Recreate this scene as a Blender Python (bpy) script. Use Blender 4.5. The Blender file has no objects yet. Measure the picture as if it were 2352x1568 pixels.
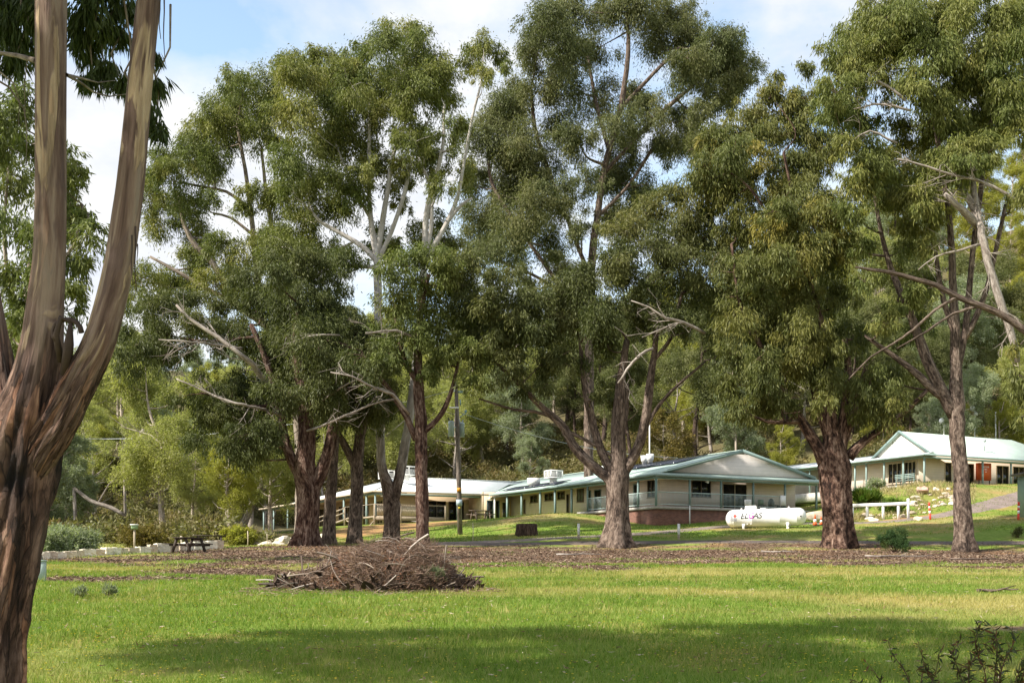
import bpy, bmesh, math, random
import numpy as np
from mathutils import Vector

S = bpy.context.scene
COL = S.collection
F, VH = 2700.0, 1310.0           # measured focal length and horizon of the 2352 px wide photograph
RNG = np.random.default_rng(7)
random.seed(7)

def at(u, v, d):
    return np.array([(u-1176)*d/F, d, 1.6+(VH-v)*d/F])

# ------------------------------------------------------------------ terrain
CP = []
def cp(u, v, d): CP.append(at(u, v, d))
for x in (-40, 0, 40):
    CP.append(np.array([x, 0, 0.0])); CP.append(np.array([x, -20, -0.7]))
for u in (-300, 300, 1176, 2000, 2600):
    cp(u, 1568, 12); cp(u, 1450, 17); cp(u, 1350, 28); cp(u, 1300, 42); cp(u, 1271, 58)
for t in [(100,1284,50),(480,1260,64),(290,1272,56),(150,1266,70),(100,1252,80),(200,1237,100),(500,1243,88),(0,1240,95),(-300,1290,50),(-400,1250,90),
          (700,1253,70),(560,1258,67),(1100,1254,70),(1415,1256,69),(1928,1258,66),(2220,1266,64),(1700,1250,69),(2450,1270,62),
          (1330,1238,73),(1100,1243,73.5),(1560,1237,73),(1210,1228,80),(1300,1180,92),(1200,1184,95),(1130,1192,98),(1420,1195,91),
          (1057,1227,84),(960,1214,92),(870,1226,88),(800,1240,82),(900,1206,99),(605,1233,134),(690,1219,127),(640,1250,85),(780,1206,112),(850,1204,104),
          (1507,1207,87),(1875,1171,94),(1640,1197,89.5),(1750,1184,91.5),(1690,1213,81),(1830,1209,81),(1874,1207,82),(2020,1193,86),(2135,1190,83),
          (2341,1197,77),(2123,1109,95.5),(2010,1130,96),(1990,1142,92),(2057,1158,90),(2200,1150,89),(2200,1110,97),(2300,1160,88),(2340,1138,92),(2300,1111,101),
          (2420,1110,104),(2420,1165,86),(2560,1180,80),(1955,1160,92)]:
    cp(*t)
def cz(u, d, z): CP.append(np.array([(u-1176)*d/F, d, z]))
for t in [(1300,100,6.15),(1130,104,6.2),(1200,112,6.3),(1000,120,6.4),(1507,96,6.2),(1700,100,6.4),(1400,112,6.4),(1900,108,7.6),(2100,108,8.8),(2300,116,10.5),
          (2200,124,14),(1700,125,10),(1300,130,9),(900,135,7),(600,150,8.5),(200,150,13),(200,200,24),(200,260,42),(-200,200,26),(500,150,14),(500,200,29),(400,260,46),(600,240,38),(-200,150,13),(1300,170,17),(1000,170,15),(760,220,27),
          (1300,230,31),(1800,150,19),(2300,140,19.5),(1900,200,40),(2300,200,52),(2700,200,55),(2300,260,84),(1900,260,62),(2700,260,86),(2700,140,19),(1300,420,45),(0,420,32),(2500,420,100),
          (-600,420,28),(3200,420,85),(-600,200,20),(3200,250,55),(-600,100,5),(3200,90,8)]:
    cz(*t)
CPA = np.array(CP)
def _k(a, b):
    d2 = ((a[:, None, :]-b[None, :, :])**2).sum(2)
    return -np.sqrt(d2+4.0)
_n = len(CPA); _xy = CPA[:, :2]
_A = np.zeros((_n+3, _n+3)); _A[:_n, :_n] = _k(_xy, _xy)-0.15*np.eye(_n)*0
_A[:_n, _n] = 1; _A[:_n, _n+1:] = _xy; _A[_n, :_n] = 1; _A[_n+1:, :_n] = _xy.T
_b = np.concatenate([CPA[:, 2], [0, 0, 0]])
_W = np.linalg.lstsq(_A, _b, rcond=1e-10)[0]
def zgs(x, y):
    p = np.stack([np.ravel(x), np.ravel(y)], 1).astype(float)
    out = np.zeros(len(p))
    for i in range(0, len(p), 20000):
        q = p[i:i+20000]
        out[i:i+20000] = _k(q, _xy)@_W[:_n]+_W[_n]+q@_W[_n+1:]
    return out
def zg(x, y): return float(zgs([x], [y])[0])
def gnd(u, d):
    x = (u-1176)*d/F
    return np.array([x, d, zg(x, d)])

# smooth value noise for masks
_NT = np.random.default_rng(3).random((64, 64))
def vnoise(x, y, s):
    x = np.asarray(x)/s; y = np.asarray(y)/s
    xi = np.floor(x).astype(int); yi = np.floor(y).astype(int)
    fx = x-xi; fy = y-yi; fx = fx*fx*(3-2*fx); fy = fy*fy*(3-2*fy)
    g = lambda a, b: _NT[a % 64, b % 64]
    return (g(xi, yi)*(1-fx)+g(xi+1, yi)*fx)*(1-fy)+(g(xi, yi+1)*(1-fx)+g(xi+1, yi+1)*fx)*fy
def fnoise(x, y, s): return 0.55*vnoise(x, y, s)+0.3*vnoise(x+31, y+17, s*.45)+0.15*vnoise(x+7, y+53, s*.2)

# ------------------------------------------------------------------ object helpers
def link(o, parent=None):
    COL.objects.link(o)
    if parent is not None: o.parent = parent
    return o
def tag(o, label=None, cat=None, group=None, kind=None):
    if label: o['label'] = label
    if cat: o['category'] = cat
    if group: o['group'] = group
    if kind: o['kind'] = kind
    return o
def empty(name, loc, label=None, cat=None, group=None):
    o = bpy.data.objects.new(name, None); o.empty_display_size = .3
    o.location = tuple(map(float, loc)); link(o)
    return tag(o, label, cat, group)
def origin(o):
    v = np.zeros(3)
    while o is not None:
        v += np.array(o.location); o = o.parent
    return v
def mesh_np(name, V, polys, mats, mat_idx=None, parent=None, attrs=None, smooth=False, loc=None):
    """V (n,3) world coordinates, polys: (m,k) int array or list of index lists"""
    V = np.asarray(V, dtype=np.float64)
    off = origin(parent) if parent is not None else (np.array(loc) if loc is not None else np.zeros(3))
    me = bpy.data.meshes.new(name)
    me.vertices.add(len(V)); me.vertices.foreach_set('co', (V-off).astype(np.float32).ravel())
    if isinstance(polys, np.ndarray):
        m, k = polys.shape; li = polys.ravel(); ls = np.arange(m)*k
    else:
        m = len(polys); li = np.array([i for p in polys for i in p]); lens = np.array([len(p) for p in polys]); ls = np.concatenate([[0], np.cumsum(lens)[:-1]])
    me.loops.add(len(li)); me.loops.foreach_set('vertex_index', li.astype(np.int32))
    me.polygons.add(m); me.polygons.foreach_set('loop_start', ls.astype(np.int32))
    if not isinstance(mats, (list, tuple)): mats = [mats]
    for mm in mats: me.materials.append(mm)
    if mat_idx is not None: me.polygons.foreach_set('material_index', np.asarray(mat_idx, dtype=np.int32))
    if smooth: me.polygons.foreach_set('use_smooth', np.ones(m, dtype=bool))
    for an, arr in (attrs or {}).items():
        arr = np.asarray(arr, dtype=np.float32)
        a = me.attributes.new(an, 'FLOAT' if arr.ndim == 1 else 'FLOAT_VECTOR', 'POINT')
        a.data.foreach_set('value' if arr.ndim == 1 else 'vector', arr.ravel())
    me.update(calc_edges=True); me.validate()
    o = bpy.data.objects.new(name, me); link(o, parent)
    if parent is None: o.location = tuple(off)
    return o

class MB:
    """collects boxes, prisms and tubes; build() links them as one mesh object"""
    def __init__(s): s.V = []; s.P = []; s.B = []; s.M = []; s.n = 0; s.m = 0
    def add(s, V, P, bark=None):
        V = np.asarray(V, float); s.V.append(V)
        for p in P: s.P.append([i+s.n for i in p]); s.M.append(s.m)
        s.B.append(np.zeros((len(V), 3)) if bark is None else bark); s.n += len(V); return s
    def prism(s, bottom, top):
        n = len(bottom); V = list(bottom)+list(top)
        P = [list(range(n))[::-1], list(range(n, 2*n))]+[[i, (i+1) % n, (i+1) % n+n, i+n] for i in range(n)]
        return s.add(V, P)
    def hexa(s, c):                # 8 corners: 4 bottom ccw, 4 top
        return s.prism(c[:4], c[4:])
    def box(s, c, sz, rz=0.0):
        c = np.asarray(c, float); x, y, z = np.asarray(sz)/2.0; ca, sa = math.cos(rz), math.sin(rz)
        q = lambda a, b, d: c+np.array([a*ca-b*sa, a*sa+b*ca, d])
        return s.hexa([q(-x,-y,-z), q(x,-y,-z), q(x,y,-z), q(-x,y,-z), q(-x,-y,z), q(x,-y,z), q(x,y,z), q(-x,y,z)])
    def fbox(s, fr, s0, s1, t0, t1, z0, z1):
        p = fr
        return s.hexa([p(s0,t0,z0), p(s1,t0,z0), p(s1,t1,z0), p(s0,t1,z0), p(s0,t0,z1), p(s1,t0,z1), p(s1,t1,z1), p(s0,t1,z1)])
    def bar(s, a, b, w, h=None):   # square bar from a to b
        a = np.asarray(a, float); b = np.asarray(b, float); h = h or w
        d = b-a; d /= np.linalg.norm(d)
        up = np.array([0, 0, 1.]) if abs(d[2]) < .95 else np.array([0, 1., 0])
        r = np.cross(d, up); r /= np.linalg.norm(r); u = np.cross(r, d)
        c = [(-1,-1),(1,-1),(1,1),(-1,1)]
        return s.hexa([a+r*i*w/2+u*j*h/2 for i, j in c]+[b+r*i*w/2+u*j*h/2 for i, j in c])
    def tube(s, pts, rad, seg=8, wob=0.0, cap=True, rng=None, flute=0.0, lobes=5):
        V, P, B = tube(pts, rad, seg, wob, cap, rng, flute, lobes)
        return s.add(V, P, B)
    def build(s, name, mat, parent=None, smooth=False, loc=None):
        V = np.concatenate(s.V)
        return mesh_np(name, V, s.P, mat, s.M if isinstance(mat, (list, tuple)) else None, parent, {'bark': np.concatenate(s.B)}, smooth, loc)

def smooth_path(pts, rad, step):
    """Catmull-Rom resample of a polyline with radii"""
    P = np.asarray(pts, float); R = np.asarray(rad, float)
    Q = np.vstack([2*P[0]-P[1], P, 2*P[-1]-P[-2]]); out = []; ro = []
    for i in range(len(P)-1):
        n = max(2, int(np.linalg.norm(P[i+1]-P[i])/step))
        for k in range(n):
            t = k/n; a, b, c, d = Q[i], Q[i+1], Q[i+2], Q[i+3]
            out.append(.5*((2*b)+(-a+c)*t+(2*a-5*b+4*c-d)*t*t+(-a+3*b-3*c+d)*t**3)); ro.append(R[i]*(1-t)+R[i+1]*t)
    out.append(P[-1]); ro.append(R[-1])
    return np.array(out), np.array(ro)
def tube(pts, rad, seg=8, wob=0.0, cap=True, rng=None, flute=0.0, lobes=5):
    P = np.asarray(pts, float); R = np.asarray(rad, float)*np.ones(len(P)); n = len(P); rng = rng or RNG
    T = np.gradient(P, axis=0); T /= np.linalg.norm(T, axis=1)[:, None]+1e-9
    r = np.cross(T[0], [0.3, 1, 0.2]); r /= np.linalg.norm(r)
    V = []; B = []; L = 0; th = np.arange(seg)*2*math.pi/seg; r0 = R.mean(); off = rng.random(3)*50; ph = rng.random(4)*6.28
    for i in range(n):
        r = r-T[i]*np.dot(r, T[i]); r /= np.linalg.norm(r); u = np.cross(T[i], r)
        if i: L += np.linalg.norm(P[i]-P[i-1])
        rr = R[i]*np.ones(seg)
        fl = flute[i] if hasattr(flute, '__len__') else flute
        if fl: rr = rr*(1+fl*(np.sin(lobes*th+ph[0]+L*.25)+.6*np.sin((lobes+3)*th+ph[1]-L*.4)+.5*np.sin(2*th+ph[2]+L*.6)))
        if wob: rr = rr*(1+wob*(rng.random(seg)-.5))
        V.append(P[i]+np.cos(th)[:, None]*rr[:, None]*r+np.sin(th)[:, None]*rr[:, None]*u)
        B.append(np.stack([np.cos(th)*r0+off[0], np.sin(th)*r0+off[1], np.full(seg, L*.22+off[2])], 1))
    F_ = [[i*seg+j, i*seg+(j+1) % seg, (i+1)*seg+(j+1) % seg, (i+1)*seg+j] for i in range(n-1) for j in range(seg)]
    if cap: F_.append(list(range(seg))[::-1]); F_.append([(n-1)*seg+j for j in range(seg)])
    return np.concatenate(V), F_, np.concatenate(B)

# ------------------------------------------------------------------ materials
def nt(name):
    m = bpy.data.materials.new(name); m.use_nodes = True; t = m.node_tree; t.nodes.clear()
    o = t.nodes.new('ShaderNodeOutputMaterial'); b = t.nodes.new('ShaderNodeBsdfPrincipled')
    t.links.new(b.outputs[0], o.inputs[0]); return m, t, b, o
def N(t, typ, **kw):
    n = t.nodes.new(typ)
    for k, v in kw.items():
        if k in n.bl_rna.properties: setattr(n, k, v)
        else: n.inputs[k].default_value = v
    return n
def ramp(t, fac, stops):
    r = t.nodes.new('ShaderNodeValToRGB'); e = r.color_ramp.elements
    while len(e) < len(stops): e.new(0.5)
    for i, (p, c) in enumerate(stops): e[i].position = p; e[i].color = (*c, 1)
    t.links.new(fac, r.inputs[0]); return r.outputs[0]
def mixc(t, f, a, b, mode='MIX'):
    m = t.nodes.new('ShaderNodeMix'); m.data_type = 'RGBA'; m.blend_type = mode
    for s, v in ((m.inputs[0], f), (m.inputs[6], a), (m.inputs[7], b)):
        if hasattr(v, 'links'): t.links.new(v, s)
        else: s.default_value = v if not isinstance(v, tuple) else (*v, 1)
    return m.outputs[2]
def math_(t, op, a, b=0.0, clamp=False):
    m = t.nodes.new('ShaderNodeMath'); m.operation = op; m.use_clamp = clamp
    for s, v in ((m.inputs[0], a), (m.inputs[1], b)):
        if hasattr(v, 'links'): t.links.new(v, s)
        else: s.default_value = v
    return m.outputs[0]
def noise(t, vec, scale, detail=4, rough=.6, dist=0.0):
    n = N(t, 'ShaderNodeTexNoise', Scale=scale, Detail=detail, Roughness=rough, Distortion=dist)
    if vec is not None: t.links.new(vec, n.inputs['Vector'])
    return n.outputs['Fac']
def attr(t, name, out='Fac'):
    return N(t, 'ShaderNodeAttribute', attribute_name=name).outputs[out]
def bump(t, b, h, strength, dist=.02):
    n = N(t, 'ShaderNodeBump', Strength=strength, Distance=dist); t.links.new(h, n.inputs['Height']); t.links.new(n.outputs[0], b.inputs['Normal'])
def objco(t): return N(t, 'ShaderNodeTexCoord').outputs['Object']
def geopos(t): return N(t, 'ShaderNodeNewGeometry').outputs['Position']
def mapping(t, vec, sc):
    m = N(t, 'ShaderNodeMapping'); m.inputs['Scale'].default_value = sc; t.links.new(vec, m.inputs['Vector']); return m.outputs[0]

def plain(name, col, rough=.6, var=.12, scale=6.0, spec=.3, metal=0.0, bumps=.05):
    m, t, b, o = nt(name); v = objco(t); f = noise(t, v, scale, 5)
    a = tuple(c*(1-var) for c in col); c = tuple(min(1, c*(1+var)) for c in col)
    t.links.new(ramp(t, f, [(.3, a), (.7, c)]), b.inputs['Base Color'])
    b.inputs['Roughness'].default_value = rough; b.inputs['Specular IOR Level'].default_value = spec; b.inputs['Metallic'].default_value = metal
    if bumps: bump(t, b, noise(t, v, scale*6, 3), bumps, .01)
    return m
def bark(name, stops, scale=5.0, bumpd=.03, patch=None, height=None, fine=1.0):
    """stringy bark: noise stretched along the stem; patch=(colour, threshold) smooth shed strips; height=(z0,z1,stops) another bark above"""
    m, t, b, o = nt(name); v = attr(t, 'bark', 'Vector')
    f = noise(t, v, scale, 6, .68, .6); f2 = noise(t, v, scale*3.2*fine, 4, .7); f3 = noise(t, geopos(t), 1.3, 3)
    mixf = math_(t, 'ADD', math_(t, 'MULTIPLY', f, .55), math_(t, 'MULTIPLY', f2, .45)); stops = [(.5+(p_-.5)*.55, c_) for p_, c_ in stops]
    c = ramp(t, mixf, stops)
    c = mixc(t, .35, c, mixc(t, 1.0, c, ramp(t, f3, [(.35, (.55, .5, .48)), (.65, (1.35, 1.35, 1.35))]), 'MULTIPLY'))
    hb = mixf
    if patch:
        pf = noise(t, v, scale*.55, 3, .5, .8); c = mixc(t, ramp(t, pf, [(patch[1], (0, 0, 0)), (patch[1]+.03, (1, 1, 1))]), c, patch[0])
    if height:
        z0, z1, st2 = height; sep = N(t, 'ShaderNodeSeparateXYZ'); t.links.new(geopos(t), sep.inputs[0])
        zz = math_(t, 'ADD', sep.outputs[2], math_(t, 'MULTIPLY', math_(t, 'SUBTRACT', f, .5), (z1-z0)*1.2))
        hf = N(t, 'ShaderNodeMapRange'); hf.inputs[1].default_value = z0; hf.inputs[2].default_value = z1; t.links.new(zz, hf.inputs[0])
        c = mixc(t, hf.outputs[0], c, ramp(t, f, st2))
        hb = math_(t, 'MULTIPLY', mixf, math_(t, 'SUBTRACT', 1.12, hf.outputs[0]))
    t.links.new(c, b.inputs['Base Color']); b.inputs['Roughness'].default_value = .88; b.inputs['Specular IOR Level'].default_value = .15
    bump(t, b, hb, 1.0, bumpd*2.5); return m
def leafmat(name, lo, mid, hi, trans=.28, young=(.16, .15, .03), rough=.5, spec=.16):
    m, t, b, o = nt(name); g = N(t, 'ShaderNodeNewGeometry'); tint = attr(t, 'tint')
    f = math_(t, 'ADD', math_(t, 'MULTIPLY', g.outputs['Random Per Island'], .5), math_(t, 'MULTIPLY', noise(t, geopos(t), .55, 3), .5))
    c = ramp(t, f, [(.2, lo), (.5, mid), (.78, hi)])
    c = mixc(t, tint, c, young)
    t.links.new(c, b.inputs['Base Color']); b.inputs['Roughness'].default_value = rough; b.inputs['Specular IOR Level'].default_value = spec
    tr = N(t, 'ShaderNodeBsdfTranslucent'); t.links.new(mixc(t, 1.0, c, (1.2, 1.35, .6), 'MULTIPLY'), tr.inputs['Color'])
    mx = N(t, 'ShaderNodeMixShader'); mx.inputs[0].default_value = trans
    t.links.new(b.outputs[0], mx.inputs[1]); t.links.new(tr.outputs[0], mx.inputs[2]); t.links.new(mx.outputs[0], o.inputs[0]); return m

# ------------------------------------------------------------------ camera, sun, sky
cam = bpy.data.cameras.new('camera'); co = bpy.data.objects.new('camera', cam); link(co); S.camera = co
co.location = (0, 0, 1.6); co.rotation_euler = (math.radians(90), 0, 0)
cam.sensor_width = 36; cam.lens = 36*F/2352; cam.shift_y = (VH-784)/2352; cam.clip_end = 3000; cam.clip_start = .05
SUN_EL = math.radians(43); SX, SY = -.90, -.436
sl = bpy.data.lights.new('sun', 'SUN'); so = bpy.data.objects.new('sun', sl); link(so)
sl.energy = 5.0; sl.angle = math.radians(.53); sl.color = (1, .95, .86)
_h = math.hypot(SX, SY); sdir = Vector((SX/_h*math.cos(SUN_EL), SY/_h*math.cos(SUN_EL), math.sin(SUN_EL)))
so.rotation_euler = sdir.to_track_quat('Z', 'Y').to_euler(); so.location = (0, 0, 60)

w = bpy.data.worlds.new('World'); S.world = w; w.use_nodes = True; t = w.node_tree; t.nodes.clear()
out = t.nodes.new('ShaderNodeOutputWorld'); bg = t.nodes.new('ShaderNodeBackground'); t.links.new(bg.outputs[0], out.inputs[0])
sky = t.nodes.new('ShaderNodeTexSky'); sky.sky_type = 'NISHITA'; sky.sun_disc = False; sky.sun_elevation = SUN_EL
sky.sun_rotation = math.atan2(SX, SY); sky.air_density = 1.0; sky.dust_density = .6; sky.ozone_density = 1.5
tc = t.nodes.new('ShaderNodeTexCoord'); sep = t.nodes.new('ShaderNodeSeparateXYZ'); t.links.new(tc.outputs['Generated'], sep.inputs[0])
zc = math_(t, 'ADD', math_(t, 'MAXIMUM', sep.outputs[2], 0.0), .22)
cx = math_(t, 'DIVIDE', sep.outputs[0], zc); cy = math_(t, 'DIVIDE', sep.outputs[1], zc)
cmb = t.nodes.new('ShaderNodeCombineXYZ'); t.links.new(cx, cmb.inputs[0]); t.links.new(cy, cmb.inputs[1]); cmb.inputs[2].default_value = CLOUD_SEED = 4.3
nz = noise(t, cmb.outputs[0], 1.9, 7, .58, .4); nz2 = noise(t, cmb.outputs[0], 4.2, 5, .6)
cov = N(t, 'ShaderNodeMapRange'); cov.inputs[1].default_value = .38; cov.inputs[2].default_value = .56
def gap(px, py, sx, sy, amt):      # a break in the cloud, placed by its direction on the dome
    a = math_(t, 'DIVIDE', math_(t, 'SUBTRACT', cx, px), sx); b = math_(t, 'DIVIDE', math_(t, 'SUBTRACT', cy, py), sy)
    d2 = math_(t, 'ADD', math_(t, 'MULTIPLY', a, a), math_(t, 'MULTIPLY', b, b)); return math_(t, 'MULTIPLY', math_(t, 'POWER', 2.718, math_(t, 'MULTIPLY', d2, -1.0)), amt)
g1 = gap(-.36, 1.42, .20, .11, .17); g2 = gap(.02, 1.9, .35, .25, .05); g3 = gap(-.38, 1.75, .3, .18, -.14)
t.links.new(math_(t, 'SUBTRACT', nz, math_(t, 'ADD', math_(t, 'ADD', g1, g2), g3)), cov.inputs[0])
ccol = ramp(t, nz2, [(.34, (8.0, 8.5, 9.6)), (.56, (9.7, 9.8, 9.9))])
skyc = mixc(t, 1.0, sky.outputs[0], (3.6, 3.3, 2.85), 'MULTIPLY')
t.links.new(mixc(t, cov.outputs[0], skyc, ccol), bg.inputs['Color']); bg.inputs['Strength'].default_value = .060
S.view_settings.view_transform = 'Standard'; S.view_settings.look = 'None'; S.view_settings.exposure = 0.84; S.view_settings.gamma = 1
S.cycles.max_bounces = 6; S.cycles.diffuse_bounces = 3; S.cycles.glossy_bounces = 2; S.cycles.transmission_bounces = 4; S.cycles.transparent_max_bounces = 4

# ------------------------------------------------------------------ ground
MUL = [(800,58,9,19),(1080,58,6,19),(1250,57,6,18),(1415,59,5,16),(1600,59,6,9),(1928,56,6,17),(2220,54,7,17),(2420,54,6,17),(560,58,5,6),(300,49,6,2.6),(1640,47,7,2.6),(220,33,3.5,2.2),
       (480,38,4,2.2),(690,36,3.5,3),(1000,48,5,5),(2340,17.6,1.5,.7),(900,27.8,2.2,1.0),(700,27.8,1.4,.8),(1750,55,5,3),(1450,48,6,2.0),(2000,46,5,2)]
def mulch(x, y):
    x = np.asarray(x, float); y = np.asarray(y, float); m = np.zeros_like(x)
    for u, d, rx, ry in MUL:
        cx = (u-1176)*d/F
        m = np.maximum(m, 1.25-np.sqrt(((x-cx)/rx)**2+((y-d)/ry)**2))
    n = fnoise(x, y*1.6, 3.2); m = m*np.clip((71.5-y)/2, 0, 1)
    return np.clip((m+(n-.5)*1.9-.02)*1.5, 0, 1)*np.clip(m*5, 0, 1)
def dryness(x, y):
    x = np.asarray(x, float); y = np.asarray(y, float)
    return np.clip((fnoise(x+90, y*2.2+20, 7.0)-.45)*3.0+.35*np.clip((y-14)/10, 0, 1)*np.clip((32-y)/10, 0, 1)*np.clip((x+3)/9, -1, 1), 0, 1)
def soil(x, y):     # bare orange earth on the bank under the timber deck and beside the fence
    m = np.zeros_like(np.asarray(x, float))
    for u, d, rx, ry in [(900,97,6,6),(800,92,6,5),(1020,98,2.2,3.5),(700,120,7,9),(2080,84.5,3.2,1.2),(640,122,6,14)]:
        cx = (u-1176)*d/F; m = np.maximum(m, 1.2-np.sqrt(((x-cx)/rx)**2+((y-d)/ry)**2))
    return np.clip((m+(fnoise(x, y, 2.0)-.5)*1.0)*2.0, 0, 1)

fx = np.concatenate([np.linspace(-900, -75, 14), np.arange(-70, 75.1, .6), np.linspace(80, 900, 14)])
fy = np.concatenate([np.linspace(-120, -12, 8), np.arange(-10, 130.1, .6), np.arange(134, 300, 4.0), np.linspace(320, 1500, 14)])
GX, GY = np.meshgrid(fx, fy); gx = GX.ravel(); gy = GY.ravel(); gz = zgs(gx, gy)
far = np.clip((np.hypot(gx, gy)-330)/400, 0, 1); gz = gz*(1-far)+np.minimum(gz, 45)*far
nx_, ny_ = len(fx), len(fy)
ii = (np.arange(ny_-1)[:, None]*nx_+np.arange(nx_-1)[None, :]).ravel()
quads = np.stack([ii, ii+1, ii+1+nx_, ii+nx_], 1)
m, t, b, o = nt('ground'); p = geopos(t)
mu = attr(t, 'mulch'); dr = attr(t, 'dry'); so_ = attr(t, 'soil'); fo = attr(t, 'forest')
n1 = noise(t, p, .45, 5); n2 = noise(t, mapping(t, p, (1, .55, 1)), 3.5, 6, .7); n3 = noise(t, p, 22, 4, .7); n4 = noise(t, mapping(t, p, (1, .4, 1)), 9, 5, .75)
gm = math_(t, 'ADD', math_(t, 'MULTIPLY', n2, .5), math_(t, 'MULTIPLY', n3, .5))
green = ramp(t, gm, [(.3, (.072, .13, .016)), (.5, (.145, .215, .030)), (.72, (.235, .30, .06))])
dryc = ramp(t, gm, [(.3, (.14, .13, .04)), (.5, (.27, .24, .085)), (.72, (.40, .35, .16))])
df = math_(t, 'ADD', dr, math_(t, 'MULTIPLY', math_(t, 'SUBTRACT', n2, .5), .9), True)
c = mixc(t, df, green, dryc)
mulc = ramp(t, math_(t, 'ADD', math_(t, 'MULTIPLY', n4, .5), math_(t, 'MULTIPLY', n3, .5)), [(.32, (.045, .027, .018)), (.5, (.125, .078, .053)), (.66, (.24, .16, .11)), (.8, (.38, .28, .19))])
mf = math_(t, 'MULTIPLY', math_(t, 'ADD', mu, math_(t, 'MULTIPLY', math_(t, 'SUBTRACT', gm, .5), 1.6)), 1.0, True)
mf = math_(t, 'MULTIPLY', mf, math_(t, 'MULTIPLY', mu, 3.0, True), True)
c = mixc(t, mf, c, mulc)
soc = ramp(t, gm, [(.3, (.22, .11, .05)), (.55, (.40, .22, .10)), (.75, (.50, .36, .2))])
c = mixc(t, math_(t, 'MULTIPLY', so_, ramp(t, n2, [(.35, (.1,)*3), (.5, (1,)*3)])), c, soc)
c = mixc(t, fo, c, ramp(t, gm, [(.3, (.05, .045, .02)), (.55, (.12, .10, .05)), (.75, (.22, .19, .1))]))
t.links.new(c, b.inputs['Base Color']); b.inputs['Roughness'].default_value = .95; b.inputs['Specular IOR Level'].default_value = .1
bump(t, b, gm, .7, .06)
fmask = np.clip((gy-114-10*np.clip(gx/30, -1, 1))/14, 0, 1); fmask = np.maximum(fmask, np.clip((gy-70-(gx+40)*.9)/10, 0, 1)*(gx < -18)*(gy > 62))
ground = mesh_np('ground', np.stack([gx, gy, gz], 1), quads, m, attrs={'mulch': mulch(gx, gy), 'dry': dryness(gx, gy), 'soil': soil(gx, gy), 'forest': fmask}, smooth=True)
tag(ground, 'grassy paddock rising to the tree line', kind='structure')

def strip(name, pts, width, mat, lift=.03, label=None):
    P = np.array([[(u-1176)*d/F, d] for u, d in pts]); q, _ = smooth_path(np.c_[P, np.zeros(len(P))], np.ones(len(P)), .6); q = q[:, :2]
    T = np.gradient(q, axis=0); T /= np.linalg.norm(T, axis=1)[:, None]; Nn = np.c_[-T[:, 1], T[:, 0]]; k = 7; V = []
    for j in range(k):
        s = (j/(k-1)-.5); ww = width*(1+.35*(fnoise(q[:, 0]+j*0+(9 if s > 0 else 40), q[:, 1], 1.6)-.5))
        xy = q+Nn*(s*ww)[:, None]; z = zgs(xy[:, 0], xy[:, 1])+lift*(1 if abs(s) < .45 else -1.0); V.append(np.c_[xy, z])
    V = np.array(V).transpose(1, 0, 2).reshape(-1, 3); n = len(q)
    idx = (np.arange(n-1)[:, None]*k+np.arange(k-1)[None, :]).ravel()
    o = mesh_np(name, V, np.stack([idx, idx+1, idx+1+k, idx+k], 1), mat, smooth=True); tag(o, label, kind='structure'); return o
def gravelmat(name, a, b_, c_):
    m, t, b, o = nt(name); p = geopos(t); f = math_(t, 'ADD', math_(t, 'MULTIPLY', noise(t, p, 14, 5, .75), .6), math_(t, 'MULTIPLY', noise(t, p, 1.2, 4), .4))
    t.links.new(ramp(t, f, [(.35, a), (.52, b_), (.7, c_)]), b.inputs['Base Color']); b.inputs['Roughness'].default_value = .95; bump(t, b, f, .6, .03); return m
M_gravel = gravelmat('gravel', (.11, .08, .065), (.21, .16, .135), (.32, .255, .22))
M_gravel2 = gravelmat('dark_gravel', (.055, .040, .032), (.11, .080, .064), (.18, .138, .11))
strip('gravel_track', [(1000,72.6),(1130,73.2),(1330,75.0),(1450,77.2),(1560,80.2),(1640,83.2),(1740,84.9),(1860,85.0),(2000,84.0),(2110,83.6),(2200,85),(2270,87.5),(2335,91),(2400,95),(2500,101)], 2.5, M_gravel, label='pale gravel track winding up to the lodge')
strip('gravel_road', [(930,72),(1200,71),(1450,71.2),(1700,70.8),(2000,69.6),(2250,68.2),(2500,66.5),(2700,65)], 2.0, M_gravel2, label='dark gravel road behind the row of gums')
# ------------------------------------------------------------------ buildings
E1 = np.array([.8804, .4742]); E2 = np.array([-.4742, .8804]); F0 = np.array([10.67, 87.0]); R0 = np.array([33.67, 96.0])
def frame(o):
    return lambda s, t, z: np.array([o[0]+E1[0]*s+E2[0]*t, o[1]+E1[1]*s+E2[1]*t, z])
ff = frame(F0); rf = frame(R0)
def hcoord(t):
    p = geopos(t); s = N(t, 'ShaderNodeSeparateXYZ'); t.links.new(p, s.inputs[0])
    h = math_(t, 'ADD', math_(t, 'MULTIPLY', s.outputs[0], E1[0]+E2[0]), math_(t, 'MULTIPLY', s.outputs[1], E1[1]+E2[1]))
    return p, h, s.outputs[2], s
def weatherboard(name, col, pitch=.21):
    m, t, b, o = nt(name); p, h, z, s = hcoord(t)
    fr = math_(t, 'FRACT', math_(t, 'DIVIDE', z, pitch))
    line = ramp(t, fr, [(.0, (.72,)*3), (.06, (.8,)*3), (.11, (1,)*3), (1, (1,)*3)])
    f = noise(t, p, 1.6, 5, .65); f2 = noise(t, mapping(t, p, (1, 1, 6)), 7, 4)
    c = ramp(t, math_(t, 'ADD', math_(t, 'MULTIPLY', f, .6), math_(t, 'MULTIPLY', f2, .4)), [(.3, tuple(x*.86 for x in col)), (.7, tuple(x*1.06 for x in col))])
    t.links.new(mixc(t, 1.0, c, line, 'MULTIPLY'), b.inputs['Base Color']); b.inputs['Roughness'].default_value = .6
    bump(t, b, fr, .3, .015); return m
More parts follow.
